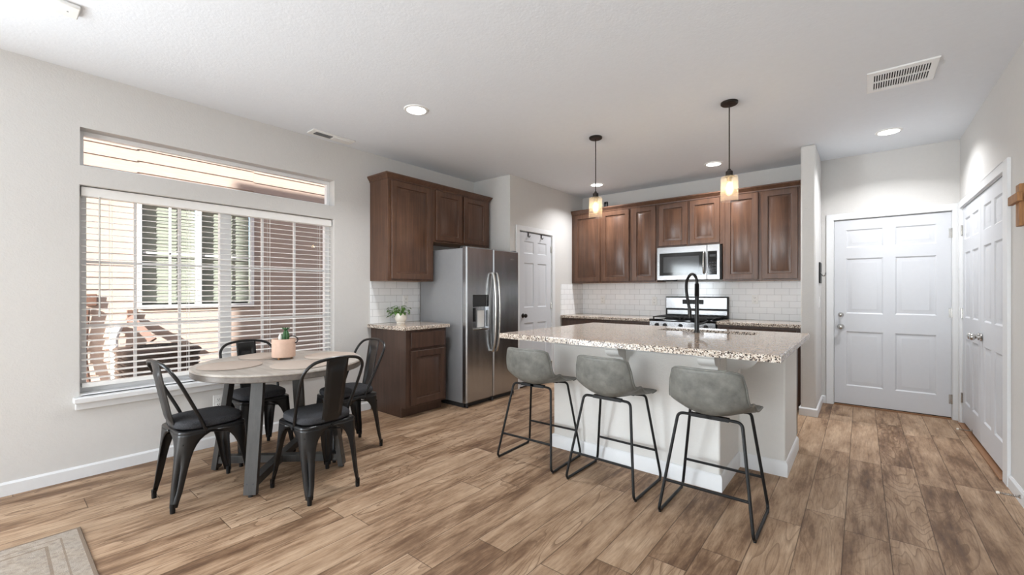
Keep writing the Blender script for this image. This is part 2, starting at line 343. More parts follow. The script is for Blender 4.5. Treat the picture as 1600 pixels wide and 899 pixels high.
class MB:
    def __init__(s): s.bm = bmesh.new()
    def v(s, p): return s.bm.verts.new(p)
    def face(s, pts):
        try: return s.bm.faces.new([s.v(p) for p in pts])
        except ValueError: return None
    def rings(s, rings, closed=True, cap0=True, cap1=True):
        vs = [[s.v(p) for p in r] for r in rings]
        for a, b in zip(vs, vs[1:]):
            n = len(a)
            for i in range(n if closed else n-1):
                j = (i+1) % n
                s.bm.faces.new((a[i], a[j], b[j], b[i]))
        if closed and cap0 and len(vs[0]) > 2: s.bm.faces.new(list(reversed(vs[0])))
        if closed and cap1 and len(vs[-1]) > 2: s.bm.faces.new(vs[-1])
        return s
    def box(s, x0, x1, y0, y1, z0, z1):
        return s.rings([[(x0, y0, z), (x1, y0, z), (x1, y1, z), (x0, y1, z)] for z in (z0, z1)])
    def fbox(s, F, u0, u1, v0, v1, d0, d1):
        return s.rings([[F(u0, v0, d), F(u1, v0, d), F(u1, v1, d), F(u0, v1, d)] for d in (d0, d1)])
    def tube(s, pts, r, n=10, closed=False, flat=1.0):
        pts = [Vector(p) for p in pts]; N = len(pts); rs = r if isinstance(r, (list, tuple)) else [r]*N
        t0 = (pts[1]-pts[0]).normalized()
        up = Vector((0, 0, 1)) if abs(t0.z) < .9 else Vector((0, 1, 0))
        a = (up - t0*up.dot(t0)).normalized(); prev = t0; rings = []
        for i, p in enumerate(pts):
            if closed: t = (pts[(i+1) % N]-pts[i-1]).normalized()
            else: t = (pts[min(i+1, N-1)]-pts[max(i-1, 0)]).normalized()
            q = prev.rotation_difference(t); a = q @ a; a = (a - t*a.dot(t)).normalized(); prev = t
            b = t.cross(a)
            rings.append([p + a*(cos(k*2*pi/n)*rs[i]) + b*(sin(k*2*pi/n)*rs[i]*flat) for k in range(n)])
        if closed: rings.append(rings[0])
        return s.rings(rings, cap0=not closed, cap1=not closed)
    def cyl(s, p, q, r, r2=None, n=20): return s.tube([p, q], [r, r if r2 is None else r2], n)
    def lathe(s, prof, c=(0, 0, 0), n=32, ax='Z', cap0=True, cap1=True):
        c = Vector(c); rings = []
        for r, h in prof:
            ring = []
            for k in range(n):
                a = 2*pi*k/n; p = (cos(a)*r, sin(a)*r, h)
                if ax == 'X': p = (h, p[0], p[1])
                if ax == 'Y': p = (p[0], h, p[1])
                ring.append(c+Vector(p))
            rings.append(ring)
        return s.rings(rings, cap0=cap0, cap1=cap1)
    def prism(s, poly, fn, a, b):          # fn(p, q, t): polygon extruded from t=a to t=b
        return s.rings([[fn(p, q, t) for p, q in poly] for t in (a, b)])
    def bar(s, p, q, wd, th, side):        # rectangular bar from p to q; side = direction of its width
        p, q = Vector(p), Vector(q); t = (q-p).normalized(); sd_ = Vector(side); sd_ = (sd_-t*sd_.dot(t)).normalized(); nn = t.cross(sd_)
        return s.rings([[c+sd_*(i*wd/2)+nn*(j*th/2) for i, j in ((-1, -1), (1, -1), (1, 1), (-1, 1))] for c in (p, q)])
    def sheet(s, F, u0, u1, v0, v1, d0, d1, holes=(), chamfer=0.0, profile=None, through=False, profiles=None):
        c = chamfer; hs = list(holes)
        us = sorted({u0+c, u1-c, *[h[0] for h in hs], *[h[1] for h in hs]}); vs = sorted({v0+c, v1-c, *[h[2] for h in hs], *[h[3] for h in hs]})
        us = [u for u in us if u0+c-1e-6 <= u <= u1-c+1e-6]; vs = [v for v in vs if v0+c-1e-6 <= v <= v1-c+1e-6]
        rect = lambda i, d: [F(u0+i, v0+i, d), F(u1-i, v0+i, d), F(u1-i, v1-i, d), F(u0+i, v1-i, d)]
        rg = [rect(0, d0), rect(0, d1-c)]
        if c: rg.append(rect(c, d1))
        s.rings(rg, cap0=not through, cap1=False)
        for d in ((d1, d0) if through else (d1,)):
            for a, b in zip(us, us[1:]):
                for e, f in zip(vs, vs[1:]):
                    mu, mv = (a+b)/2, (e+f)/2
                    if any(h[0] < mu < h[1] and h[2] < mv < h[3] for h in hs): continue
                    s.face([F(a, e, d), F(b, e, d), F(b, f, d), F(a, f, d)])
        for k, h in enumerate(hs):
            hr = lambda i, d: [F(h[0]+i, h[2]+i, d), F(h[1]-i, h[2]+i, d), F(h[1]-i, h[3]-i, d), F(h[0]+i, h[3]-i, d)]
            if through: s.rings([hr(0, d1), hr(0, d0)], cap0=False, cap1=False)
            else: s.rings([hr(i, d1+dd) for i, dd in (profiles[k] if profiles else profile)], cap0=False, cap1=True)
        return s
    def raised(s, F, u0, u1, v0, v1, d0, t, rail=.058):      # raised-panel cabinet door
        a = rail
        return s.sheet(F, u0, u1, v0, v1, d0, d0+t, [(u0+a, u1-a, v0+a, v1-a)], .004,
                       [(0, 0), (.003, -.001), (.008, -.013), (.015, -.013), (.044, -.001), (.046, 0)])

def children_root(o):
    while o.parent: o = o.parent
    return o
def obj(name, mb, mat, parent=None, bevel=0.0, smooth=35, solid=0.0, sub=0, world=True, segs=2):
    bm = mb.bm
    bmesh.ops.remove_doubles(bm, verts=bm.verts, dist=1e-5)
    bmesh.ops.recalc_face_normals(bm, faces=bm.faces)
    if parent is not None and world:
        l = children_root(parent).location
        bmesh.ops.translate(bm, verts=bm.verts, vec=-Vector(l))
    me = bpy.data.meshes.new(name); bm.to_mesh(me); bm.free()
    for m in (mat if isinstance(mat, (list, tuple)) else [mat]): me.materials.append(m)
    if smooth:
        me.polygons.foreach_set('use_smooth', [True]*len(me.polygons)); me.set_sharp_from_angle(angle=R(smooth))
    o = bpy.data.objects.new(name, me); COL.objects.link(o); o.parent = parent
    if solid: md = o.modifiers.new('solid', 'SOLIDIFY'); md.thickness = solid; md.offset = 0
    if sub: md = o.modifiers.new('sub', 'SUBSURF'); md.levels = md.render_levels = sub
    if bevel:
        md = o.modifiers.new('bevel', 'BEVEL'); md.width = bevel; md.segments = segs; md.limit_method = 'ANGLE'; md.angle_limit = R(40)
        md.harden_normals = False
    return o
def tag(o, label, cat, group=None):
    o['label'] = label; o['category'] = cat
    if group: o['group'] = group
    return o
def thing(name, label, cat, loc=(0, 0, 0), rotz=0, group=None):
    o = bpy.data.objects.new(name, None); COL.objects.link(o); o.location = loc; o.rotation_euler = (0, 0, rotz); o.empty_display_size = .1
    return tag(o, label, cat, group)
def single(name, mb, mat, label, cat, loc=(0, 0, 0), group=None, **k):     # a thing that is one mesh, origin at loc
    bmesh.ops.translate(mb.bm, verts=mb.bm.verts, vec=-Vector(loc))
    o = obj(name, mb, mat, **k); o.location = loc
    return tag(o, label, cat, group)
def struct(name, mb, mat, **k):
    o = obj(name, mb, mat, **k); o['kind'] = 'structure'; return o
def sroot(name, loc=(0, 0, 0), label=None):
    o = bpy.data.objects.new(name, None); COL.objects.link(o); o.location = loc; o['kind'] = 'structure'; o.empty_display_size = .1
    if label: o['label'] = label
    return o
def dup(root, loc, rotz=0, label=None, group=None):
    r = root.copy(); COL.objects.link(r); r.location = loc; r.rotation_euler = (0, 0, rotz)
    if label: r['label'] = label
    if group: r['group'] = group
    for ch in list(root.children):
        c = ch.copy(); COL.objects.link(c); c.parent = r
        for g in list(ch.children):
            d = g.copy(); COL.objects.link(d); d.parent = c
    return r
def fillet(pts, r, n=6):                    # round the corners of a polyline
    pts = [Vector(p) for p in pts]; rs = r if isinstance(r, (list, tuple)) else [r]*len(pts); out = [pts[0]]
    for i in range(1, len(pts)-1):
        p, a, b = pts[i], pts[i-1]-pts[i], pts[i+1]-pts[i]
        k = min(rs[i], a.length*.48, b.length*.48); A = p+a.normalized()*k; B = p+b.normalized()*k
        for j in range(n+1):
            t = j/n; out.append(A*(1-t)**2+p*(2*t*(1-t))+B*t*t)
    out.append(pts[-1]); return out
def spline(pts, n=8):                       # Catmull-Rom through points
    P = [Vector(p) for p in pts]; P = [P[0]*2-P[1]]+P+[P[-1]*2-P[-2]]; out = []
    for i in range(1, len(P)-2):
        for j in range(n):
            t = j/n; a, b, c, d = P[i-1:i+3]
            out.append(.5*((2*b)+(c-a)*t+(2*a-5*b+4*c-d)*t*t+(3*b-a-3*c+d)*t**3))
    out.append(P[-2]); return out

# ================================================================== THE ROOM
XL, XR, YB, ZC, YR = -4.09, .742, 6.0, 2.75, -4.5
XP, YP = -3.45, 4.18                # pantry wall
struct('floor', MB().box(XL-.18, XR+.14, YR-.12, YB+.12, -.06, 0), M['floor'], smooth=0)
struct('ceiling', MB().box(XL-.18, XR+.14, YR-.12, YB+.12, ZC, ZC+.14), M['ceiling'], smooth=0)
struct('wall_upper_occluder', MB().box(XL-.18, XR+4, YR-.12, YB+1.2, ZC+.14, 6.0), M['siding'], smooth=0)  # unseen block added above the ceiling to shade the neighbour's wall
WA = (.388, 2.185, .56, 1.985); WB = (.388, 2.19, 2.116, 2.375); PW = (-3.5, -.9, .04, 2.08)
struct('wall_left', MB().sheet(FX(XL), YR, YB+.1, 0, ZC, -.16, 0, [WA, WB, PW], through=True), M['wall'], smooth=0, bevel=.008)
struct('wall_nook', MB().box(XL, XP-.1, YP, YP+.11, 0, ZC), M['wall'], smooth=0)
PD = (4.355, 5.115, 0.0, 2.065)     # pantry door opening
struct('wall_pantry', MB().sheet(FX(XP), YP, YB, 0, ZC, -.1, 0, [PD], through=True), M['wall'], smooth=0, bevel=.008)
FD = (-.245, .692, 0.0, 2.06)       # front door opening
struct('wall_back', MB().sheet(FY(YB), XP-.1, XR+.12, 0, ZC, -.12, 0, [FD], through=True), M['wall'], smooth=0)
CD = (4.262, 5.872, 0.0, 2.06)      # closet doors opening
struct('wall_right', MB().sheet(FXN(XR), YR, YB, 0, ZC, -.12, 0, [CD], through=True), M['wall'], smooth=0)
struct('wall_closet_shade', MB().box(XR+.12, XR+.14, 4.1, 6.0, 0, ZC), M['void_shade'], smooth=0)  # dark sheet in place of shade behind the closet doors
struct('wall_partition', MB().box(-.485, -.355, 5.26, YB, 0, ZC), M['wall'], bevel=.018, smooth=40, segs=3)
RH = [(-1.35, .55, .92, 1.98)]
struct('wall_rear', MB().sheet(Frame((0, YR, 0), (1, 0, 0), (0, 1, 0)), XL, XR, 0, ZC, -.12, 0, RH, through=True), M['wall'], smooth=0)

def basebrd(name, F, segs, h=.083, t=.014):
    mb = MB()
    for u0, u1 in segs:
        mb.prism([(0, 0), (t, 0), (t, h-.012), (t*.55, h-.003), (t*.4, h), (0, h)], lambda p, q, u: F(u, q, p), u0, u1)
    return struct(name, mb, M['trim'], smooth=30)
basebrd('baseboard_left', FX(XL), [(YR, -3.5), (-.9, 2.588)])
basebrd('baseboard_back', FY(YB), [(-.355, -.312)])
basebrd('baseboard_right', FXN(XR), [(YR, 4.148)])
mb = MB()
for F, a, b in ((FXN(-.485), 5.26, 5.37), (FY(5.26), -.499, -.341), (FX(-.355), 5.26, YB)):
    mb.prism([(0, 0), (.014, 0), (.014, .071), (.008, .08), (.005, .083), (0, .083)], lambda p, q, u: F(u, q, p), a, b)
struct('baseboard_partition', mb, M['trim'], smooth=30)
basebrd('baseboard_pantry', FX(XP), [(YP, 4.29), (5.18, 5.35)])
basebrd('baseboard_rear', Frame((0, YR, 0), (1, 0, 0), (0, 1, 0)), [(XL, XR)])

# -------------------- doors
def six_panel(F, u0, u1, v0, v1, d0, t, rows=((.225, .825), (1.02, 1.625), (1.745, 1.94)), st=.12, mid=.10):
    W = u1-u0; pw = (W-2*st-mid)/2
    holes = [(u0+st+i*(pw+mid), u0+st+i*(pw+mid)+pw, a, b) for a, b in rows for i in (0, 1)]
    return MB().sheet(F, u0, u1, v0, v1, d0, d0+t, holes, .003, [(0, 0), (.012, -.009), (.022, -.009), (.05, -.001), (.052, -.001)])
def casing(F, u0, u1, v1, wl, wr, wt, t=.018, reveal=.004):
    mb = MB()
    mb.fbox(F, u0-wl, u0-reveal+.004, 0, v1+wt, 0, t); mb.fbox(F, u1, u1+wr, 0, v1+wt, 0, t); mb.fbox(F, u0, u1, v1, v1+wt, 0, t)
    mb.fbox(F, u0, u0+.006, 0, v1, -.1, 0); mb.fbox(F, u1-.006, u1, 0, v1, -.1, 0); mb.fbox(F, u0, u1, v1-.004, v1, -.1, 0)
    return mb
def hinge(F, u, v, parent):
    mb = MB(); mb.cyl(F(u, v-.048, .004), F(u, v+.048, .004), .0065, n=12); mb.fbox(F, u-.022, u+.022, v-.045, v+.045, -.008, .001)
    return obj('hinge', mb, M['chrome'], parent)
def knob(F, u, v, parent, mat, name='door_knob', d=0.0, s=1.0):
    mb = MB(); o = F(u, v, d); n = F.n
    prof = [(.030, 0), (.032, .004), (.028, .009), (.012, .012), (.011, .03), (.02, .036), (.0275, .046), (.028, .056), (.022, .066), (.008, .07)]
    t = Vector((0, 0, 1)); b = n.cross(t)
    mb.rings([[o+n*(h*s)+(t*cos(a*pi/14)+b*sin(a*pi/14))*(r*s) for a in range(28)] for r, h in prof])
    return obj(name, mb, mat, parent)

# front door
F = FY(YB); d1 = sroot('door_1', (.22, YB, 0), 'white six-panel entry door at the end of the kitchen')
obj('door_slab', six_panel(F, -.238, .685, .022, 2.05, -.045, .044, st=.105, mid=.095), M['door'], d1)
obj('casing', casing(F, FD[0], FD[1], FD[3], .064, .05, .064), M['trim'], d1, bevel=.004)
obj('threshold', MB().fbox(F, FD[0]+.006, FD[1]-.006, 0, .014, -.1, .012), M['thresh'], d1, bevel=.003)
obj('door_gap_shade', MB().fbox(F, FD[0]+.007, FD[1]-.007, .014, .04, -.06, -.004), M['gap_shade'], d1)  # dark strip standing in for shade under the front door
knob(F, -.18, .872, d1, M['chrome']); 
k = knob(F, -.18, 1.005, d1, M['chrome'], 'deadbolt', s=.8)
for v in (.2, 1.05, 1.84): hinge(F, .688, v, d1)
# closet pair on the right wall
F = FXN(XR); d2 = sroot('door_2', (XR, 5.07, 0), 'white pair of six-panel closet doors on the right wall')
for a, b in ((4.27, 5.064), (5.068, 5.864)):
    obj('door_slab', six_panel(F, a, b, .03, 2.05, -.045, .042, st=.1, mid=.095), M['door'], d2)
obj('casing', casing(F, CD[0], CD[1], CD[3], .114, .075, .064), M['trim'], d2, bevel=.004)
obj('threshold', MB().fbox(F, CD[0]+.006, CD[1]-.006, 0, .012, -.1, .03), M['thresh'], d2, bevel=.003)
obj('door_gap_shade', MB().fbox(F, CD[0]+.007, CD[1]-.007, .012, .034, -.06, -.02), M['gap_shade'], d2)  # same dark strip for the shaded gap under the closet doors
knob(F, 5.02, .895, d2, M['chrome']); knob(F, 5.115, .895, d2, M['chrome'])
for v in (.25, 1.055, 1.845): hinge(F, 5.868, v, d2); hinge(F, 4.266, v-.0, d2)
# pantry door
F = FX(XP); d3 = sroot('door_3', (XP, 4.73, 0), 'white six-panel pantry door beside the refrigerator')
obj('door_slab', six_panel(F, 4.363, 5.107, .012, 2.05, -.045, .042, rows=((.225, .845), (1.05, 1.645), (1.77, 1.935)), st=.115, mid=.09), M['door'], d3)
obj('casing', casing(F, PD[0], PD[1], PD[3], .064, .07, .06), M['trim'], d3, bevel=.004)
knob(F, 4.445, .945, d3, M['bronze'], d=-.003, s=.95)
for v in (.22, 1.06, 1.86): hinge(F, 5.111, v, d3)
for u in (4.56, 4.86):
    mb = MB(); mb.fbox(F, u-.011, u+.011, 2.0, 2.052, .0, .004); mb.tube(spline([F(u, 2.004, .003), F(u, 1.99, .012), F(u, 1.995, .028), F(u, 2.01, .03)]), .005, 8); mb.fbox(F, u-.011, u+.011, 2.05, 2.054, -.05, .004)
    single('over_door_hook', mb, M['black_metal'], 'small black hook over the pantry door top, ' + ('left of two' if u < 4.7 else 'right of two'), 'hook', F(u, 2.0, 0), 'hooks over the pantry door')
# door stops
def stop(y0, z, base, ln, label):
    o = thing('door_stop', label, 'door stop', (base, y0, z))
    mb = MB(); pts = []
    for i in range(121):
        t = i/120; a = t*2*pi*12; pts.append((base-.006-t*ln, y0+cos(a)*.006, z+sin(a)*.006))
    mb.tube(pts, .0017, 5); mb.lathe([(.012, 0), (.012, -.006)], (base, y0, z), 16, 'X'); obj('spring', mb, M['chrome'], o)
    obj('tip', MB().lathe([(.006, -ln-.004), (.008, -ln-.006), (.008, -ln-.016), (.005, -ln-.019)], (base, y0, z), 14, 'X'), M['rubber'], o)
stop(3.86, .045, XR-.014, .08, 'spring door stop on the right wall baseboard')
stop(5.40, .05, XR+.003, .08, 'spring door stop at the foot of the closet doors')

# -------------------- windows of the left wall
def window(name, label, W, muntins_u, muntins_v, mull, fw=.042):
    r = sroot(name, (XL-.12, (W[0]+W[1])/2, W[2]), label); F = FX(XL-.15)
    u0, u1, v0, v1 = W
    holes = []
    edges = [u0+fw] + [e for m in mull for e in m] + [u1-fw]
    for i in range(0, len(edges), 2): holes.append((edges[i], edges[i+1], v0+fw, v1-fw))
    obj('window_frame', MB().sheet(F, u0, u1, v0, v1, 0, .05, holes, through=True), M['vinyl'], r, bevel=.004)
    for h in holes:
        g = obj('pane', MB().fbox(F, h[0]-.005, h[1]+.005, h[2]-.005, h[3]+.005, .018, .022), M['glass'], r, smooth=0)
        mb = MB()
        for u in muntins_u:
            if h[0] < u < h[1]: mb.fbox(F, u-.009, u+.009, h[2], h[3], .011, .029)
        for v in muntins_v: mb.fbox(F, h[0], h[1], v-.009, v+.009, .012, .028)
        if muntins_v: obj('muntin_grid', mb, M['vinyl'], r)
    return r
w1 = window('window_1', 'large white window behind the blind in the left wall', WA, (.693, .962, 1.571, 1.854), (1.02, 1.47), [(1.232, 1.317)])
w2 = window('window_2', 'long narrow transom window above the large window', WB, (), (), [], .028)
mb = MB(); F = FX(XL)
mb.fbox(F, WA[0]-.035, WA[1]+.035, .512, .55, 0, .062); mb.fbox(F, WA[0]+.001, WA[1]-.001, .512, .562, -.1, 0)
obj('window_sill', mb, M['trim'], w1, bevel=.006)
obj('sill_apron', MB().fbox(F, WA[0]-.025, WA[1]+.025, .462, .512, 0, .022), M['trim'], w1, bevel=.006)
# blind
bl = thing('window_blind', 'white horizontal slat blind hanging in the large window, slats open', 'blind', (XL-.06, 1.286, 1.98))
y0, y1 = WA[0]+.008, WA[1]-.008; xb = XL-.062
mb = MB(); mb.box(xb-.03, xb+.032, y0, y1, 1.915, 1.98); obj('valance', mb, M['blind'], bl, bevel=.004)
mb = MB(); z = 1.88
while z > .66:
    prof = [(-.0245, -.0015), (-.012, .0005), (0, .0012), (.012, .0005), (.0245, -.0015), (.0245, -.0042), (0, -.0016), (-.0245, -.0042)]
    mb.prism(prof, lambda p, q, u: (xb+p*cos(R(6)), u, z+q-p*sin(R(6))), y0+.004, y1-.004); z -= .0435
obj('slats', mb, M['blind'], bl, smooth=60)
mb = MB(); mb.box(xb-.026, xb+.026, y0+.004, y1-.004, .60, .63); obj('bottom_rail', mb, M['blind'], bl, bevel=.004)
mb = MB()
for y in (.545, 1.0, 1.60, 2.06):
    for dx in (-.026, .026): mb.cyl((xb+dx, y, .62), (xb+dx, y, 1.92), .0011, n=6)
    mb.cyl((xb, y+.012, .62), (xb, y+.012, 1.92), .001, n=6)
obj('ladder_cord', mb, M['blind'], bl)
mb = MB(); mb.cyl((xb+.04, .487, 1.92), (xb+.04, .487, 1.12), .0045, n=10); mb.cyl((xb+.04, .487, 1.12), (xb+.04, .487, 1.085), .0065, n=10)
obj('tilt_wand', mb, M['tip'], bl)
# patio door in left wall, rear window added for light, both behind the camera
for nm, h, F, loc in (('window_added', RH[0], Frame((0, YR-.08, 0), (1, 0, 0), (0, 1, 0)), (-.4, YR, .92)), ('door_4', PW, FX(XL-.12), (XL, -2.2, 0))):
    r = sroot(nm, loc); m_ = (h[0]+h[1])/2
    obj('window_frame', MB().sheet(F, h[0], h[1], h[2], h[3], 0, .05, [(h[0]+.05, m_-.03, h[2]+.05, h[3]-.05), (m_+.03, h[1]-.05, h[2]+.05, h[3]-.05)], through=True), M['vinyl'], r)
    obj('pane', MB().fbox(F, h[0]+.045, h[1]-.045, h[2]+.045, h[3]-.045, .02, .024), M['glass'], r, smooth=0)

# ================================================================== OUTSIDE
G = -.3
yd = struct('yard_ground', MB().box(-12, XL-.2, -6, 14, G-.05, G), M['ground'], smooth=0)
XN = -7.5
hs = thing('neighbor_house', 'tan lap-sided house beyond the window, partly sunlit', 'house', (XN, 3, G))
NW = (1.25, 2.66, 1.03, 2.55)
def laps(F, u0, u1, v0, v1, lap=.155):
    mb = MB(); v = v0
    while v < v1-1e-3:
        e = min(v+lap, v1)
        mb.rings([[F(u, v, .016), F(u, e, .003), F(u, e, -.02), F(u, v, -.02)] for u in (u0, u1)]); v = e
    return mb
F = FX(XN); mb = MB()
for a in ((-3, NW[0], G+.2, 5.4), (NW[1], 9, G+.2, 5.4), (NW[0], NW[1], G+.2, NW[2]), (NW[0], NW[1], NW[3], 5.4)):
    k0 = a[2] if a[2] < 1 or a[2] == G+.2 else a[2]
    b_ = laps(F, *a).bm; me_ = bpy.data.meshes.new('tmp'); b_.to_mesh(me_); b_.free(); mb.bm.from_mesh(me_); bpy.data.meshes.remove(me_)
obj('siding', mb, M['siding'], hs, smooth=0)
obj('foundation', MB().fbox(F, -3, 9, G, G+.2, -.1, .0), M['concrete'], hs)
obj('corner_board', MB().fbox(F, 4.55, 4.64, G+.2, 5.4, 0, .03), M['siding'], hs)
obj('roof_eave', MB().box(XN-.3, XN+.45, -3, 9, 5.4, 5.55), M['brown_soffit'], hs)
um = (NW[0]+NW[1])/2-.02
nf = obj('window', MB().sheet(F, NW[0]-.0, NW[1], NW[2], NW[3], -.02, .045, [(NW[0]+.045, um-.03, NW[2]+.05, NW[3]-.05), (um+.03, NW[1]-.045, NW[2]+.05, NW[3]-.05)], through=True), M['vinyl'], hs, bevel=.004)
for a, b in ((NW[0]+.04, um-.025), (um+.025, NW[1]-.04)):
    obj('pane', MB().fbox(F, a, b, NW[2]+.045, NW[3]-.045, .005, .009), M['glass'], nf, smooth=0)
    mb = MB(); v = NW[2]+.1
    while v < NW[3]-.1: mb.prism([(.0, -.027), (-.003, -.026), (-.015, .025), (-.012, .024)], lambda p, q, u: F(u, v+q, p-.03), a+.01, b-.01); v += .046
    obj('slats', mb, M['grey_blind'], nf)
    mb = MB(); mb.fbox(F, a+.02, b-.02, (NW[2]+NW[3])/2-.012, (NW[2]+NW[3])/2+.012, .01, .022); mb.fbox(F, (a+b)/2-.012, (a+b)/2+.012, NW[2]+.045, NW[3]-.045, .01, .022)
    obj('grille', mb, M['vinyl'], nf)
    obj('unlit_backing', MB().fbox(F, a, b, NW[2]+.05, NW[3]-.05, -.12, -.1), M['void_shade'], nf)  # dark panel in place of an unlit room
ac = thing('condenser_unit', 'brown louvered air conditioner standing outside below the window', 'air conditioner', (-6.75, 1.32, G))
mb = MB(); c = (-6.75, 1.32); s_ = .36
sq = lambda h, z, r=.06: [(c[0]+sx*(h-r)+cos(a)*r, c[1]+sy*(h-r)+sin(a)*r, z) for sx, sy, a0 in ((1, 1, 0), (-1, 1, pi/2), (-1, -1, pi), (1, -1, 3*pi/2)) for a in (a0, a0+pi/8, a0+pi/4, a0+3*pi/8, a0+pi/2)]
rg = []
zz = G+.12
while zz < .50: rg += [sq(s_, zz), sq(s_, zz+.022), sq(s_-.015, zz+.026), sq(s_-.015, zz+.036)]; zz += .04
mb.rings(rg); obj('louvered_body', mb, M['unit_metal'], ac, smooth=25)
obj('top_cover', MB().rings([sq(s_+.01, .52), sq(s_+.012, .56), sq(s_-.01, .58), sq(s_-.1, .59)]), M['unit_metal'], ac, smooth=25)
mb = MB()
for r_ in (.08, .13, .18, .23): mb.tube([(c[0]+cos(i*pi/16)*r_, c[1]+sin(i*pi/16)*r_, .595) for i in range(32)], .004, 6, True)
for i in range(12): mb.cyl((c[0], c[1], .6), (c[0]+cos(i*pi/6)*.25, c[1]+sin(i*pi/6)*.25, .594), .003, n=6)
obj('fan_guard', mb, M['iron'], ac)
obj('pad', MB().box(c[0]-.45, c[0]+.45, c[1]-.45, c[1]+.45, G, G+.1), M['concrete'], ac, bevel=.02)
eb = thing('utility_box', 'small brown electrical box with conduit on the neighbouring wall', 'electrical box', (XN, .80, 1.1))
obj('housing', MB().fbox(FX(XN), .75, .86, 1.08, 1.23, .018, .06), M['conduit'], eb, bevel=.008)
obj('conduit', MB().tube(fillet([(XN+.06, .77, 1.06), (XN+.06, .74, .45), (XN+.12, .78, .05), (XN+.2, .88, -.02), (XN+.24, .93, .06)], .15), .028, 10), M['conduit'], eb)
dp = thing('drain_pipe', 'white elbowed pipe on the sunlit wall beside the air conditioner', 'pipe', (XN, .98, G))
obj('pipe', MB().tube(fillet([(XN+.02, 1.06, .78), (XN+.1, 1.05, .80), (XN+.12, 1.0, .66), (XN+.14, 1.02, .3), (XN+.16, 1.0, G)], .05), .045, 12), M['vinyl'], dp)
obj('strap', MB().box(XN+.0, XN+.19, .95, 1.08, .5, .52), M['conduit'], dp)
tr_ = thing('angled_bracket', 'brown angled bracket on the sunlit outside wall beside the white pipe', 'bracket', (XN, 1.2, .4))
mb = MB(); mb.bar((XN+.05, 1.17, .92), (XN+.3, 1.36, .62), .09, .05, (0, 1, 1)); mb.bar((XN+.045, 1.17, 1.02), (XN+.045, 1.17, .82), .05, .05, (0, 1, 0))
obj('bracket', mb, M['conduit'], tr_)

# ================================================================== CABINETS
def crown(F, u0, u1, v, depth, left, right, h=.05):
    def rect(o, z):
        a = u0-(o if left else 0); b = u1+(o if right else 0)
        return [F(a, z, -depth), F(b, z, -depth), F(b, z, o), F(a, z, o)]
    return MB().rings([rect(.0, v-.012), rect(.006, v-.012), rect(.007, v), rect(.016, v+.012), rect(.03, v+.032), rect(.034, v+.036), rect(.034, v+h)])
def wall_cab(name, label, F, u0, u1, v0, v1, depth, doors, left=False, right=False, cr=True):
    r = thing(name, label, 'cabinet', F((u0+u1)/2, v0, -depth/2), 0, 'stained wood wall cabinets')
    mb = MB(); mb.fbox(F, u0, u1, v0, v1, -depth, 0); obj('body', mb, M['cab'], r, bevel=.0015)
    obj('underside', MB().fbox(F, u0+.018, u1-.018, v0-.001, v0+.004, -depth+.01, -.02), M['cab_inside'], r)
    for a, b in doors: obj('door', MB().raised(F, a, b, v0+.018, v1-.022, .001, .02), M['cab'], r)
    if cr: obj('crown_molding', crown(F, u0, u1, v1, depth, left, right), M['cab'], r, smooth=30)
    return r
F = FX(-3.77)
wall_cab('wall_cabinet', 'tall dark wood wall cabinet above the small counter, left of refrigerator', F, 2.59, 3.195, 1.375, 2.44, .32, [(2.627, 3.158)], left=True)
wall_cab('wall_cabinet', 'short two-door dark wood cabinet above the refrigerator', F, 3.195, 4.135, 1.83, 2.44, .32, [(3.228, 3.63), (3.665, 4.07)], right=True)
F = FY(5.67)
wall_cab('wall_cabinet', 'two-door dark wood wall cabinet in the back corner by the pantry wall', F, -3.448, -2.49, 1.39, 2.44, .33, [(-3.40, -2.965), (-2.935, -2.515)])
wall_cab('wall_cabinet', 'single-door narrow dark wood wall cabinet left of the microwave', F, -2.49, -2.12, 1.39, 2.44, .33, [(-2.468, -2.14)])
wall_cab('wall_cabinet', 'short two-door dark wood cabinet directly above the microwave', F, -2.12, -1.315, 1.845, 2.44, .33, [(-2.095, -1.73), (-1.70, -1.345)])
wall_cab('wall_cabinet', 'two-door dark wood wall cabinet right of the microwave', F, -1.315, -.487, 1.39, 2.44, .33, [(-1.285, -.93), (-.895, -.545)])

def base_cab(label, F, u0, u1, depth, doors, drawers, mat='cab_dark', left_side=True):
    r = thing('base_cabinet', label, 'cabinet', F((u0+u1)/2, 0, -depth/2), 0, 'stained wood base cabinets')
    mb = MB(); mb.fbox(F, u0, u1, .1, .875, -depth, 0); mb.fbox(F, u0, u1, 0, .1, -depth, -.075); obj('body', mb, M[mat], r, bevel=.0015)
    for a, b in doors: obj('door', MB().raised(F, a, b, .125, .665, .001, .02), M[mat], r)
    for a, b in drawers: obj('drawer', MB().sheet(F, a, b, .69, .85, .001, .02, chamfer=.006), M[mat], r)
    return r
base_cab('dark wood base cabinet standing beside the refrigerator under small counter', FX(-3.48), 2.60, 3.125, .608, [(2.655, 3.095)], [(2.655, 3.095)])
base_cab('dark wood base cabinet in the back corner below left counter', FY(5.375), -3.44, -2.75, .62, [(-3.40, -3.1), (-3.09, -2.78)], [(-3.40, -2.78)])
base_cab('dark wood base cabinet just left of the range', FY(5.375), -2.75, -2.105, .62, [(-2.72, -2.135)], [(-2.72, -2.135)])
base_cab('dark wood base cabinet right of the range beside partition wall', FY(5.375), -1.305, -.495, .62, [(-1.27, -.91), (-.89, -.53)], [(-1.27, -.53)])
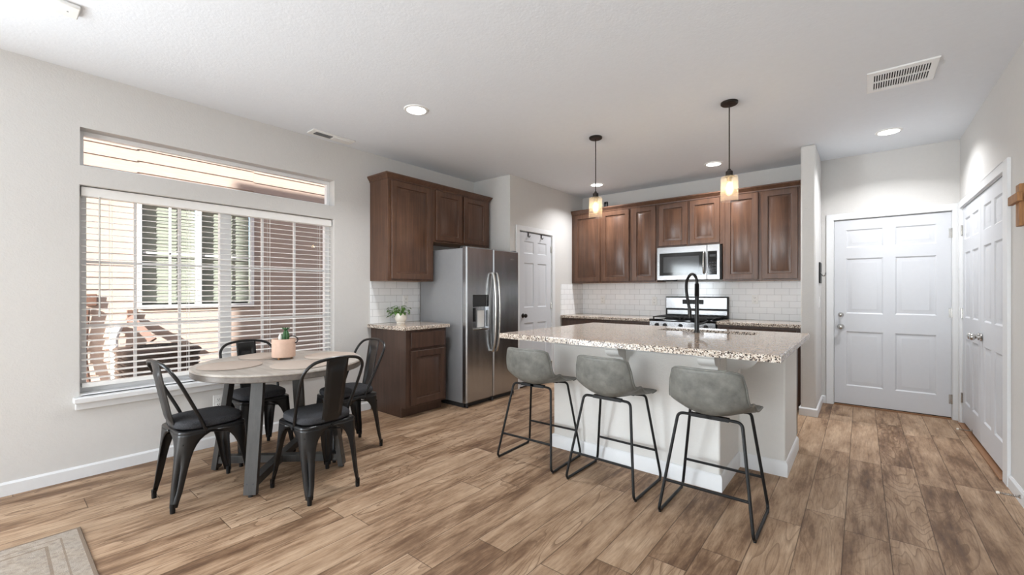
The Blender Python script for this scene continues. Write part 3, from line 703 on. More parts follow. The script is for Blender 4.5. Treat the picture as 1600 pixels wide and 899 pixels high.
def counter(label, x0, x1, y0, y1, name='countertop', z0=.877, z1=.914):
    mb = MB(); mb.box(x0, x1, y0, y1, z0, z1)
    bmesh.ops.recalc_face_normals(mb.bm, faces=mb.bm.faces)
    for f in mb.bm.faces: f.material_index = 0 if abs(f.normal.z) > .5 else 1
    return single(name, mb, [M['granite'], M['granite_edge']], label, 'countertop', ((x0+x1)/2, (y0+y1)/2, z0), bevel=.005)
counter('small granite countertop under the green plant beside the refrigerator', XL+.001, -3.45, 2.555, 3.16)
counter('granite countertop in the back corner left of the range', XP+.001, -2.102, 5.345, YB-.001)
counter('granite countertop right of the range, ending at partition wall', -1.308, -.487, 5.345, YB-.001)
# backsplashes
def splash(F, u0, u1, v0, v1, mat, label):
    return single('tile_backsplash', MB().fbox(F, u0, u1, v0, v1, .001, .009), M[mat], label, 'backsplash', F((u0+u1)/2, v0, 0), smooth=0)
splash(FY(YB), XP+.009, -.487, .915, 1.389, 'tile_x', 'long white subway tile backsplash along the back wall')
splash(FX(XP), 5.352, YB, .915, 1.375, 'tile_y', 'short white tile backsplash on the pantry side wall')
splash(FX(XL), 2.59, 3.255, .915, 1.374, 'tile_y', 'white tile backsplash behind the potted plant by the refrigerator')

# ------------------------------------------------------------------ outlets and switches
def outlet(F, u, v, label, kind='outlet', d=0.0, wd=.072, ht=.115):
    r = thing('wall_outlet' if kind == 'outlet' else 'light_switch', label, kind, F(u, v, d))
    obj('cover_plate', MB().sheet(F, u-wd/2, u+wd/2, v-ht/2, v+ht/2, d, d+.007, chamfer=.003), M['plastic'], r)
    if kind == 'outlet':
        for s in (-1, 1):
            so_ = obj('socket', MB().fbox(F, u-.017, u+.017, v+s*.021-.014, v+s*.021+.014, d+.006, d+.010), M['plastic'], r, bevel=.004)
            mb = MB(); mb.fbox(F, u-.009, u-.006, v+s*.021-.003, v+s*.021+.007, d+.010, d+.0105); mb.fbox(F, u+.006, u+.009, v+s*.021-.003, v+s*.021+.007, d+.010, d+.0105)
            mb.fbox(F, u-.002, u+.002, v+s*.021-.010, v+s*.021-.006, d+.010, d+.0105)
            obj('slot', mb, M['black_plastic'], so_)
    else:
        obj('rocker', MB().fbox(F, u-.016, u+.016, v-.032, v+.032, d+.006, d+.011), M['plastic'], r, bevel=.002)
outlet(FX(XL), 1.19, .355, 'white wall outlet low on the wall under the window')
outlet(FX(XL), 3.045, 1.155, 'white wall outlet in tile behind the potted plant', d=.009)
outlet(FY(YB), -3.09, 1.135, 'white outlet in the backsplash nearest the pantry wall', d=.009)
outlet(FY(YB), -2.28, 1.13, 'white outlet in the backsplash just left of the range', d=.009)
outlet(FY(YB), -1.02, 1.165, 'white outlet in the backsplash right of the range', d=.009)
outlet(FX(-.355), 5.62, 1.15, 'white light switch on the partition wall near the entry door', 'light switch', ht=.115)

# ================================================================== APPLIANCES
fr = thing('refrigerator', 'stainless side-by-side refrigerator with ice dispenser', 'refrigerator', (-3.68, 3.69, 0))
F = FX(-3.28); Y0, Y1, YM = 3.24, 4.14, 3.672
mb = MB(); mb.box(-4.06, -3.352, Y0+.004, Y1-.004, .05, 1.735); obj('cabinet_body', mb, M['fridge_side'], fr, bevel=.006)
obj('toe_grille', MB().box(-3.95, -3.34, Y0+.02, Y1-.02, .0, .05), M['steel_dark'], fr)
obj('door_gasket', MB().box(-3.352, -3.338, Y0+.012, Y1-.012, .07, 1.735), M['black_plastic'], fr)
DH = (3.335, 3.60, .83, 1.226)
ld = obj('freezer_door', MB().sheet(F, Y0, YM-.004, .055, 1.75, -.058, 0, [DH], .012, [(0, 0), (.004, -.004), (.01, -.05)]), M['fridge'], fr)
obj('fresh_food_door', MB().sheet(F, YM+.004, Y1, .055, 1.75, -.058, 0, chamfer=.012), M['fridge'], fr)
obj('dispenser_panel', MB().fbox(F, DH[0]+.004, DH[1]-.004, 1.095, 1.222, -.045, .001), M['black_glass'], ld, bevel=.003)
mb = MB(); mb.fbox(F, 3.45, 3.56, .86, 1.05, -.049, -.04); obj('dispenser_paddle', mb, M['plastic'], ld, bevel=.004)
mb = MB(); mb.fbox(F, 3.375, 3.405, .93, 1.08, -.048, -.02); obj('water_lever', mb, M['black_plastic'], ld, bevel=.004)
obj('drip_tray', MB().fbox(F, DH[0]+.008, DH[1]-.008, .836, .852, -.048, .004), M['chrome'], ld, bevel=.003)
for u, p in ((3.635, ld), (3.705, fr)):
    pts = spline([F(u, .585, .0), F(u, .60, .03), F(u, .75, .058), F(u, 1.03, .068), F(u, 1.31, .058), F(u, 1.455, .03), F(u, 1.47, .0)], 8)
    obj('handle', MB().tube(pts, .0165, 12, flat=.8), M['chrome'], p)
for u in (Y0+.05, Y1-.05): obj('hinge_cover', MB().box(-3.40, -3.30, u-.03, u+.03, 1.735, 1.76), M['steel_dark'], fr, bevel=.004)
for u in (Y0+.02, YM): obj('foot', MB().cyl((-3.315, u+.02, 0), (-3.315, u+.02, .05), .014, n=12), M['steel_dark'], fr)
mb = MB(); mb.tube([F(4.02+.028*cos(a), 1.653+.011*sin(a), .001) for a in [pi*(.9+i*1.2/16) for i in range(17)]], .0022, 6); mb.tube([F(4.005+i*.006, 1.659-.004*abs(i-3), .001) for i in range(7)], .002, 6)
obj('emblem', mb, M['chrome'], fr)

mw = thing('microwave', 'stainless over-the-range microwave with black window', 'microwave', (-1.715, 5.8, 1.41))
F = FY(5.6); a, b, v0, v1 = -2.10, -1.33, 1.412, 1.84
mb = MB(); mb.fbox(F, a+.005, b-.005, v0+.012, v1, -.385, -.03); mb.fbox(F, a+.01, b+.012, v0+.005, v1-.01, -.37, -.03); obj('body', mb, M['black_plastic'], mw)
wd_ = (-2.065, -1.50, 1.468, 1.762)
dr = obj('door', MB().sheet(F, a, -1.478, v0, v1, -.03, 0, [wd_], .004, [(0, 0), (.002, -.004), (.004, -.004)]), M['steel'], mw)
obj('window', MB().fbox(F, wd_[0]+.003, wd_[1]-.003, wd_[2]+.003, wd_[3]-.003, -.006, -.002), M['black_glass'], dr)
obj('window_screen', MB().fbox(F, wd_[0]+.05, wd_[1]-.07, wd_[2]+.04, wd_[3]-.05, -.003, -.001), M['micro_glass'], dr)
obj('handle', MB().tube(spline([F(-1.508, 1.49, .0), F(-1.508, 1.505, .03), F(-1.508, 1.615, .045), F(-1.508, 1.735, .03), F(-1.508, 1.75, .0)]), .011, 12), M['chrome'], dr)
cp = obj('control_panel', MB().sheet(F, -1.474, b, v0, v1, -.03, 0, [(-1.472+.004, b-.03, 1.468, 1.762)], .003, [(0, 0), (.002, -.003), (.003, -.003)]), M['steel'], mw)
obj('keypad', MB().fbox(F, -1.465, b-.033, 1.471, 1.759, -.005, -.001), M['black_glass'], cp)
for i in range(3):
    for j in range(4): obj('key', MB().fbox(F, -1.448+i*.03, -1.432+i*.03, 1.51+j*.035, 1.522+j*.035, -.001, .0), M['steel_dark'], cp)
obj('display', MB().fbox(F, -1.445, -1.375, 1.69, 1.72, -.001, .0005), M['micro_glass'], cp)
mb = MB(); mb.fbox(F, -2.05, -1.9, v0-.012, v0+.004, -.2, -.06); obj('vent_light', mb, M['black_plastic'], mw)

rg_ = thing('range', 'stainless gas range with black grates and backguard', 'stove', (-1.706, 5.65, 0))
a, b = -2.098, -1.314; F = FY(5.335)
obj('body', MB().box(a, b, 5.36, 5.985, .04, .9), M['black_plastic'], rg_)
obj('cooktop', MB().box(a-.002, b+.002, 5.33, 5.92, .895, .918), M['black_glass'], rg_, bevel=.005)
fp = obj('control_panel', MB().sheet(F, a, b, .78, .893, -.03, .0, chamfer=.004), M['steel'], rg_)
for u in (-2.0, -1.9, -1.71, -1.52, -1.42):
    mb = MB(); mb.lathe([(.024, 0), (.024, -.006), (.019, -.01), (.017, -.034), (.012, -.037)], F(u, .845, 0), 20, 'Y'); obj('knob', mb, M['black_plastic'], fp)
od = obj('oven_door', MB().sheet(F, a, b, .22, .775, -.03, .0, [(a+.1, b-.1, .34, .66)], .004, [(0, 0), (.003, -.004), (.005, -.004)]), M['steel'], rg_)
obj('window', MB().fbox(F, a+.105, b-.105, .345, .655, -.004, -.001), M['black_glass'], od)
mb = MB(); mb.cyl(F(a+.05, .735, .045), F(b-.05, .735, .045), .012); mb.cyl(F(a+.08, .735, 0), F(a+.08, .735, .045), .008); mb.cyl(F(b-.08, .735, 0), F(b-.08, .735, .045), .008)
obj('handle', mb, M['chrome'], od)
obj('drawer', MB().sheet(F, a, b, .06, .21, -.03, 0, chamfer=.004), M['steel'], rg_)
for i in range(2):
    gx0, gx1 = (a+.03, -1.72) if i == 0 else (-1.69, b-.03); mb = MB()
    for x in [gx0+.01, gx0+(gx1-gx0)*.25, (gx0+gx1)/2, gx0+(gx1-gx0)*.75, gx1-.01]: mb.box(x-.007, x+.007, 5.37, 5.87, .937, .95)
    for y in (5.378, 5.5, 5.62, 5.74, 5.862): mb.box(gx0, gx1, y-.007, y+.007, .937, .95)
    for x in (gx0+.01, gx1-.01):
        for y in (5.378, 5.862): mb.box(x-.008, x+.008, y-.008, y+.008, .917, .94)
    obj('grate', mb, M['iron'], rg_, bevel=.002)
for x in (-1.91, -1.5):
    for y in (5.5, 5.75): obj('burner', MB().lathe([(.05, .917), (.05, .925), (.035, .93), (.035, .936), (.0, .936)], (x, y, 0), 24), M['iron'], rg_)
F = FY(5.93)
bgd = obj('backguard', MB().fbox(F, a-.003, b+.003, .918, 1.195, -.055, -.001), M['black_plastic'], rg_, bevel=.005)
obj('backguard_panel', MB().sheet(F, a+.006, b-.006, 1.035, 1.183, -.002, .012, chamfer=.004), M['steel'], bgd)
obj('lower_trim', MB().sheet(F, a+.02, b-.006, .955, 1.015, -.002, .006, chamfer=.003), M['steel'], bgd)
obj('clock_display', MB().fbox(F, -1.87, -1.60, 1.095, 1.155, .011, .0135), M['black_plastic'], bgd)

cd_ = thing('security_camera', 'tiny black camera standing on top of the back wall cabinets', 'camera', (-2.913, 5.75, 2.49))
obj('body', MB().box(-2.942, -2.884, 5.73, 5.77, 2.50, 2.585), M['black_plastic'], cd_, bevel=.012)
obj('lens', MB().lathe([(.014, 0), (.014, -.004), (.008, -.005)], (-2.913, 5.73, 2.56), 16, 'Y'), M['black_glass'], cd_)
obj('base', MB().lathe([(.024, 2.49), (.024, 2.496), (.01, 2.502)], (-2.913, 5.75, 0), 18), M['black_plastic'], cd_)

# ================================================================== ISLAND
il = thing('kitchen_island', 'white painted kitchen island base with baseboard and corbels', 'kitchen island', (-1.2, 3.5, 0))
BX0, BX1, BY0, BY1, RX = -1.945, -.69, 2.915, 3.43, -.402
plan = [(BX0, BY0), (BX1, BY0), (BX1, BY1), (RX, BY1), (RX, 4.085), (RX-.1, 4.085), (RX-.1, 3.6), (BX0+.1, 3.6), (BX0+.1, 4.085), (BX0, 4.085)]
obj('base_wall', MB().prism(plan, lambda p, q, t: (p, q, t), 0, .876), M['island_paint'], il, bevel=.012, segs=3, smooth=40)
def offset_path(pts, d):
    out = []
    for i, p in enumerate(pts):
        n = []
        for a_, b_ in ((pts[i-1], p) if i else (None, None), (p, pts[i+1]) if i < len(pts)-1 else (None, None)):
            if a_ is not None:
                t = (Vector(b_)-Vector(a_)).normalized(); n.append(Vector((t.y, -t.x)))
        if len(n) == 2:
            m_ = (n[0]+n[1]); m_ = m_/(m_.length_squared/2); out.append(Vector(p)+m_*d)
        else: out.append(Vector(p)+n[0]*d)
    return out
def mould(path, prof):     # prof: (offset, z); open path walked with the outside on its right
    mb = MB(); rings = []
    cols = [offset_path(path, o_) for o_, z_ in prof]
    for i in range(len(path)): rings.append([(cols[j][i].x, cols[j][i].y, prof[j][1]) for j in range(len(prof))])
    return mb.rings(rings)
path = [(BX0, 4.085), (BX0, BY0), (BX1, BY0), (BX1, BY1), (RX, BY1), (RX, 4.085)]
obj('baseboard', mould(path, [(-.002, 0), (.014, 0), (.014, .088), (.008, .1), (.005, .104), (-.002, .104)]), M['trim'], il, smooth=30)
obj('top_molding', mould(path[:4], [(-.002, .835), (.006, .835), (.012, .842), (.034, .862), (.034, .8765), (-.002, .8765)]), M['trim'], il, smooth=30)
def corbel(o, dvec, svec, wd, dep, ht):
    o, dv, sv = Vector(o), Vector(dvec), Vector(svec)
    poly = [(0, 0), (dep, 0), (dep, -.02)]
    for i in range(9):
        a_ = i/8*pi/2; poly.append((dep*.42+dep*.50*cos(a_), -.03-ht*.42*sin(a_)))
    poly += [(dep*.34, -.03-ht*.42-.012)]
    for i in range(6):
        a_ = i/5*pi/2; poly.append((dep*.08+dep*.26*cos(a_), -.05-ht*.42-(ht*.58-.05)*sin(a_)))
    poly += [(0, -ht)]
    return obj('corbel', MB().prism(poly, lambda p, q, t: o+dv*p+Vector((0, 0, q))+sv*t, -wd/2, wd/2), M['island_paint'], il, smooth=30)
corbel((-1.37, BY0, .876), (0, -1, 0), (1, 0, 0), .10, .14, .12)
corbel((-.742, BY0, .876), (0, -1, 0), (1, 0, 0), .10, .14, .12)
corbel((BX1, 3.12, .876), (1, 0, 0), (0, 1, 0), .08, .2, .2)
mb = MB(); mb.box(BX0+.01, RX-.005, 4.085, 4.20, .1, .876); mb.box(BX0+.03, RX-.03, 4.085, 4.15, 0, .1); obj('cabinet_box', mb, M['cab_dark'], il)
for i in range(4): obj('cabinet_door', MB().raised(Frame((0, 4.2, 0), (-1, 0, 0), (0, 1, 0)), .45+i*.37, .79+i*.37, .13, .85, 0, .02), M['cab_dark'], il)
# island top with the sink cut-out
CX0, CX1, CY0, CY1 = -2.32, -.333, 2.672, 4.27; SK = (-1.42, -.65, 3.80, 4.06)
mb = MB(); Fz = type('Z', (), {})
class FlatZ:
    n = Vector((0, 0, 1))
    def __call__(s, u, v, d): return Vector((u, v, d))
mb.sheet(FlatZ(), CX0, CX1, CY0, CY1, .877, .917, [SK], through=True, chamfer=.006)
bmesh.ops.remove_doubles(mb.bm, verts=mb.bm.verts, dist=1e-5); bmesh.ops.recalc_face_normals(mb.bm, faces=mb.bm.faces)
for f in mb.bm.faces: f.material_index = 0 if abs(f.normal.z) > .9 else 1
single('island_countertop', mb, [M['granite'], M['granite_edge']], 'large speckled granite countertop on the kitchen island', 'countertop', (-1.3265, 3.47, .877))
sk = thing('kitchen_sink', 'undermount sink cut into the island countertop', 'sink', (-1.035, 3.93, .68))
rect = lambda i, z: [(SK[0]+i, SK[2]+i, z), (SK[1]-i, SK[2]+i, z), (SK[1]-i, SK[3]-i, z), (SK[0]+i, SK[3]-i, z)]
obj('basin', MB().rings([rect(-.02, .875), rect(.001, .875), rect(.004, .86), rect(.012, .71), rect(.04, .69)], cap0=False), M['steel'], sk, solid=.002)
obj('drain', MB().lathe([(.04, .692), (.042, .695), (.03, .694), (.0, .692)], (-1.035, 3.93, 0), 20), M['chrome'], sk)
fa = thing('kitchen_faucet', 'tall matte black pull-down faucet with spring neck on the island', 'faucet', (-1.072, 3.765, .917))
x, y = -1.072, 3.765
obj('base', MB().lathe([(.027, .917), (.027, .923), (.021, .93), (.0185, .94), (.0185, 1.05)], (x, y, 0), 24), M['black_satin'], fa)
obj('stem', MB().lathe([(.0165, 1.05), (.0165, 1.22), (.0145, 1.225)], (x, y, 0), 20), M['black_satin'], fa)
obj('spring_sleeve', MB().lathe([v_ for i in range(22) for v_ in ((.019, 1.22+i*.005), (.0165, 1.2225+i*.005))], (x, y, 0), 18), M['black_metal'], fa)
hose = spline([(x, y, 1.32), (x-.004, y+.005, 1.365), (x-.035, y+.04, 1.405), (x-.085, y+.105, 1.405), (x-.128, y+.15, 1.355), (x-.134, y+.158, 1.27), (x-.118, y+.157, 1.16), (x-.11, y+.155, 1.12)], 9)
obj('neck_hose', MB().tube(hose, .0125, 12), M['black_metal'], fa)
mb = MB(); mb.tube([(x-.11, y+.155, 1.135), (x-.106, y+.155, 1.10), (x-.104, y+.155, 1.05), (x-.103, y+.155, 1.025)], [.012, .016, .016, .020], 16); obj('spray_head', mb, M['black_satin'], fa)
obj('docking_arm', MB().tube([(x, y, 1.10), (x-.06, y+.085, 1.10), (x-.108, y+.155, 1.10)], .006, 8), M['black_metal'], fa)
mb = MB(); mb.tube([(x+.015, y, .99), (x+.045, y-.0, .995), (x+.085, y, 1.02)], [.011, .009, .006], 10); obj('lever', mb, M['black_satin'], fa)

# ================================================================== STOOLS
def stool(label, loc, rz=0):
    t = thing('bar_stool', label, 'bar stool', loc, rz, 'bar stools at the island')
    P = spline([(0, .222, .574), (0, .207, .587), (0, .12, .590), (0, .0, .586), (0, -.09, .582), (0, -.155, .612), (0, -.19, .675), (0, -.208, .765), (0, -.218, .842)], 4)
    N = len(P)-1; nx = 16; rows = []
    for i, p in enumerate(P):
        k = i/N
        hw = .205 + .010*sin(pi*min(1, k/.7)) if k < .62 else .212-.030*((k-.62)/.38)
        if k < .14: hw *= 1-.06*(1-k/.14)**2
        end = max(0, (k-.86)/.14); back = max(0, min(1, (k-.42)/.22)); seat = 1-back
        row = []
        for j in range(nx+1):
            s_ = -1+2*j/nx; e = abs(s_)
            xx = s_*hw
            lift = seat*(.006*e**2) + .066*math.exp(-((k-.53)/.15)**2)*e**2.2
            fwd = back*(.058*e**2.4) - .045*max(0, 1-k/.16)*e**5 + .035*math.exp(-((k-.52)/.12)**2)*e**2
            zz_ = p.z+lift; yy_ = p.y+fwd
            zz_ -= end*.020*e**6
            if end > .3 and e > .93: xx *= 1-.03*end
            row.append((xx, yy_, zz_))
        rows.append(row)
    mb = MB(); mb.rings(rows, closed=False)
    obj('seat_shell', mb, M['leather'], t, solid=.02, sub=1, world=False, smooth=80)
    mb = MB(); edge = [rows[i][0] for i in range(N+1)]+rows[N][1:]+[rows[i][nx] for i in range(N-1, -1, -1)]
    mb.tube([(a_, b_, c_) for a_, b_, c_ in edge], .0075, 8); obj('piping', mb, M['leather'], t, world=False)
    r_ = .0085
    for s_ in (-1, 1):
        pts = fillet([(s_*.05, -.085, .562), (s_*.166, -.10, .563), (s_*.24, -.215, r_), (s_*.24, .215, r_), (s_*.166, .135, .566), (s_*.06, .11, .564)], [0, .03, .045, .045, .025, 0], 6)
        obj('leg_frame', MB().tube(pts, r_, 10), M['black_metal'], t, world=False)
        for y_ in (-.19, .19): obj('floor_glide', MB().cyl((s_*.24, y_, 0), (s_*.24, y_, .01), .008, n=10), M['black_plastic'], t, world=False)
    for y_, z_, x_, zf in ((-.178, .187, .2145, 0), (.187, .195, .2155, 0)):
        obj('footrest', MB().cyl((-x_, y_, z_), (x_, y_, z_), r_*.95, n=10), M['black_metal'], t, world=False)
    mb = MB(); mb.box(-.1, .1, -.1, -.07, .552, .572); mb.box(-.1, .1, .095, .125, .558, .58); mb.box(-.015, .015, -.1, .12, .555, .575)
    obj('under_bracket', mb, M['black_metal'], t, world=False)
    return t
st = stool('grey leather low-back bar stool at the left end of the island, nearest refrigerator', (-1.903, 2.655, 0), R(2))
dup(st, (-1.287, 2.648, 0), R(-1), 'grey leather low-back bar stool in the middle of the three at the island', 'bar stools at the island')
dup(st, (-.655, 2.622, 0), R(0), 'grey leather low-back bar stool at the right end of the island, nearest entry door', 'bar stools at the island')

# ================================================================== DINING SET
tb = thing('dining_table', 'round grey-washed wood dining table on charcoal legs by the window', 'table', (-3.22, 1.315, 0))
R_ = .535
obj('tabletop', MB().lathe([(R_-.006, .748), (R_-.001, .752), (R_, .757), (R_-.005, .765), (0.0001, .765)], (-3.206, 1.326, 0), 96, cap0=True), M['table_top'], tb)
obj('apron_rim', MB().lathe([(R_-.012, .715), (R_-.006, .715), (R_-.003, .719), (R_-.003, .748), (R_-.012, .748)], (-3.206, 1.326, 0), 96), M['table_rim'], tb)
for sx in (-1, 1):
    for sy in (-1, 1):
        top = Vector((-3.22+sx*.238, 1.315+sy*.225, .716)); bot = Vector((-3.22+sx*.315, 1.315+sy*.298, .012)); side = (-sy, sx, 0)
        lg = obj('leg', MB().bar(top, bot, .075, .034, side), M['table_leg'], tb, bevel=.002)
        obj('foot', MB().cyl((bot.x, bot.y, 0), (bot.x, bot.y, .014), .014, n=14), M['black_plastic'], lg)
        mb = MB()
        for o_ in (-.018, .018):
            p = bot+(top-bot)*.09+Vector((side[0], side[1], 0)).normalized()*o_; n_ = Vector((sx, sy, .3)).normalized(); mb.cyl(p+n_*.012, p+n_*.0185, .005, n=10)
        obj('bolt', mb, M['steel_dark'], lg)
for s_ in (-1, 1):
    a_ = Vector((-3.22-.30, 1.315-s_*.283, .075)); b_ = Vector((-3.22+.30, 1.315+s_*.283, .075)); dz = Vector((0, 0, .0005*s_))
    obj('stretcher', MB().bar(a_+dz, b_+dz, .05, .055 if s_ > 0 else .0555, (0, 0, 1)), M['table_leg'], tb, bevel=.002)

def chair(label, loc, rz):
    t = thing('dining_chair', label, 'chair', loc, rz, 'black metal chairs around the dining table')
    Z0 = .432
    pan = lambda h, z, r: [(sx*(h-r)+cos(a)*r, sy*(h-r)+sin(a)*r, z) for sx, sy, a0 in ((1, 1, 0), (-1, 1, pi/2), (-1, -1, pi), (1, -1, 3*pi/2)) for a in [a0+i*pi/12 for i in range(7)]]
    obj('seat', MB().rings([pan(.176, .424, .05), pan(.178, .436, .05), pan(.175, .443, .048), pan(.168, .447, .046), pan(.16, .4445, .045)]), M['black_satin'], t, world=False)
    zs = [.430, .418, .404, .385, .36, .33, .29, .24, .18, .11, .055, .03]
    ws = [.176, .150, .122, .100, .084, .072, .063, .056, .050, .043, .033, .030]
    for sx in (-1, 1):
        for sy in (-1, 1):
            bx, by = (.200, .222) if sy > 0 else (.172, .222); rows = []
            for z_, w_ in zip(zs, ws):
                k = (.432-z_)/.432; k = k**1.15
                cx, cy = .176+(bx-.176)*k, .176+(by-.176)*k; r = min(.05, w_*.8)
                g = .015*max(0, min(1, (.31-z_)/.04))*max(0, min(1, (z_-.06)/.04))
                row = [(cx, cy-w_), (cx, cy-(w_+r)/2), (cx, cy-r)]
                for i in range(1, 12):
                    a = i/12*pi/2; gg = g*max(0, 1-abs(i-6)/3.2); row.append((cx-r+(r-gg)*cos(a), cy-r+(r-gg)*sin(a)))
                row += [(cx-r, cy), (cx-(w_+r)/2, cy), (cx-w_, cy)]
                rows.append([(sx*a, sy*b, z_) for a, b in row])
            lg = obj('leg', MB().rings(rows, closed=False), M['black_satin'], t, solid=.003, world=False, smooth=60)
            q = rows[-1][9]; cxf = sx*(bx-.014); cyf = sy*(by-.014)
            obj('foot_cap', MB().tube([(cxf, cyf, .052), (cxf, cyf, .02), (cxf, cyf, 0)], [.0135, .0135, .0125], 12), M['black_metal'], lg, world=False)
    mb = MB(); mb.cyl((-.168, .165, .372), (.168, -.165, .372), .005, n=8); mb.cyl((.168, .165, .381), (-.168, -.165, .381), .005, n=8); obj('brace', mb, M['black_metal'], t, world=False)
    pts = spline([(-.170, -.045, .42), (-.178, -.075, .50), (-.190, -.13, .62), (-.196, -.185, .735), (-.186, -.218, .795), (-.145, -.24, .836), (-.075, -.252, .853), (0, -.255, .857),
                  (.075, -.252, .853), (.145, -.24, .836), (.186, -.218, .795), (.196, -.185, .735), (.190, -.13, .62), (.178, -.075, .50), (.170, -.045, .42)], 6)
    obj('back_tube', MB().tube(pts, .0098, 10), M['black_satin'], t, world=False)
    # splat with a pressed panel, leaning back
    def Q(u, v, d): k = (v-.447)/.41; return Vector((u*(1+.12*(k-.5)), -.170-.083*max(0, k)**.9 + d*.98, v))
    mb = MB(); rows = []
    us = [-.068, -.05, -.046, -.036, -.03, 0, .03, .036, .046, .05, .068]; n = 22
    for i in range(n+1):
        v_ = .445+(.857-.445)*i/n; row = []
        for u in us:
            e = max(0, min(1, (.05-abs(u))/.012)); f_ = max(0, min(1, (v_-.49)/.015))*max(0, min(1, (.80-v_)/.015))
            row.append(Q(u, v_, -.008*e*f_+.006*(abs(u)/.068)**2))
        rows.append(row)
    obj('back_splat', mb.rings(rows, closed=False), M['black_satin'], t, solid=.003, world=False, smooth=40)
    mb = MB()
    for sx in (-1, 1): mb.cyl((sx*.168, -.048, .425), (sx*.186, -.048, .425), .008, n=10)
    mb.cyl((0.0, -.185, .432), (0.0, -.176, .432), .008, n=10)
    obj('bolt', mb, M['black_metal'], t, world=False)
    return t
def cushion(label, loc, rz):
    mb = MB(); n = 48; e = 3.4
    ring = lambda k, z: [((abs(cos(a))**(2/e))*(1 if cos(a) > 0 else -1)*.172*k, (abs(sin(a))**(2/e))*(1 if sin(a) > 0 else -1)*.180*k+.005, z) for a in [2*pi*i/n for i in range(n)]]
    mb.rings([ring(.93, .449), ring(.985, .455), ring(1.0, .467), ring(1.0, .474), ring(.985, .485), ring(.94, .491), ring(.7, .495), ring(.3, .494), ring(.05, .493)])
    o = obj('seat_cushion', mb, M['cushion'], smooth=70)
    o.location = loc; o.rotation_euler = (0, 0, rz)
    return tag(o, label, 'cushion', 'charcoal cushions on the dining chairs')
c0 = None
for i, (loc, rz, lab, cl) in enumerate((
        ((-3.20, .855, 0), R(4), 'black metal dining chair on the near left side of the table, seen in profile', 'charcoal seat cushion on the chair at the near left of the table'),
        ((-2.73, 1.345, 0), R(92), 'black metal dining chair with its back to the camera, in front of table', 'charcoal seat cushion on the chair with its back to the camera'),
        ((-3.20, 1.82, 0), R(180), 'black metal dining chair beside the wood base cabinet, right of table', 'charcoal seat cushion on the chair beside the base cabinet'),
        ((-3.67, 1.335, 0), R(-90), 'black metal dining chair between the table and the window', 'charcoal seat cushion on the chair under the window'))):
    if c0 is None:
        c0 = chair(lab, (0, 0, 0), 0); c0.location = loc; c0.rotation_euler = (0, 0, rz); q0 = cushion(cl, loc, rz)
    else:
        dup(c0, loc, rz, lab, 'black metal chairs around the dining table'); q = q0.copy(); COL.objects.link(q); q.location = loc; q.rotation_euler = (0, 0, rz); q['label'] = cl
mats = (((-3.25, 1.015), 'round woven placemat at the left of the dining table'), ((-2.925, 1.33), 'round woven placemat in front of the pink planter, nearest the camera'),
        ((-3.165, 1.665), 'round woven placemat at the right of the dining table'), ((-3.53, 1.345), 'round woven placemat behind the pink planter, nearest the window'))
m0 = None
for (x, y), lab in mats:
    if m0 is None:
        m0 = obj('placemat', MB().lathe([(.18, .765), (.185, .767), (.185, .770), (.181, .772), (.0001, .772)], (0, 0, -.765), 64), M['mat']); m0.location = (x, y, .7655)
        tag(m0, lab, 'placemat', 'round placemats on the dining table')
    else:
        q = m0.copy(); COL.objects.link(q); q.location = (x, y, .7655); q['label'] = lab
pl = thing('succulent_planter', 'pale pink footed planter with a small cactus on the dining table', 'planter', (-3.30, 1.375, .766))
px, py = -3.30, 1.375
pot = obj('pot', MB().lathe([(.0, .780), (.074, .780), (.078, .784), (.079, .91), (.0765, .914), (.073, .911), (.072, .89), (.0, .89)], (px, py, 0), 40), M['terra'], pl)
for i in range(3):
    a = R(-60+i*120); obj('foot', MB().tube([(px+cos(a)*.05, py+sin(a)*.05, .783), (px+cos(a)*.052, py+sin(a)*.052, .766)], [.010, .008], 12), M['rustic'], pl)
obj('soil', MB().lathe([(.071, .888), (.071, .900), (.03, .904), (.0, .905)], (px, py, 0), 28), M['soil'], pl)
mb = MB(); n = 40; rows = []
for i in range(15):
    t_ = i/14; r_ = .024*sin(pi*min(1, .22+.78*t_))**.75*(1-.15*t_); rows.append([(px+.008+cos(k*2*pi/n)*(r_+.003*cos(8*k*2*pi/n)), py+.012+sin(k*2*pi/n)*(r_+.003*cos(8*k*2*pi/n)), .9+.085*t_) for k in range(n)])
cac = obj('cactus', mb.rings(rows), M['cactus'], pl, smooth=60)
mb = MB()
for i in range(9):
    a = R(i*40); rr = .022; mb.rings([[(px+.008+cos(a)*rr*k+sin(a)*w_, py+.012+sin(a)*rr*k-cos(a)*w_, .965+z_) for w_ in (-.004*q_, .004*q_)] for k, z_, q_ in ((.2, .012, 1), (.9, .02, 1.3), (1.2, .03, .3))], closed=False)
obj('cactus_spur', mb, M['cactus'], cac, solid=.002)
obj('pebble', MB().lathe([(.0, .9), (.013, .903), (.015, .92), (.008, .945), (.0, .95)], (px-.02, py-.015, 0), 14), M['petal'], pl)
obj('ring_handle', MB().tube([(px+.042+.03*cos(a), py+.045+.025*cos(a), .905+.027*sin(a)) for a in [i*2*pi/20 for i in range(20)]], .0038, 8, True), M['bronze'], pl)

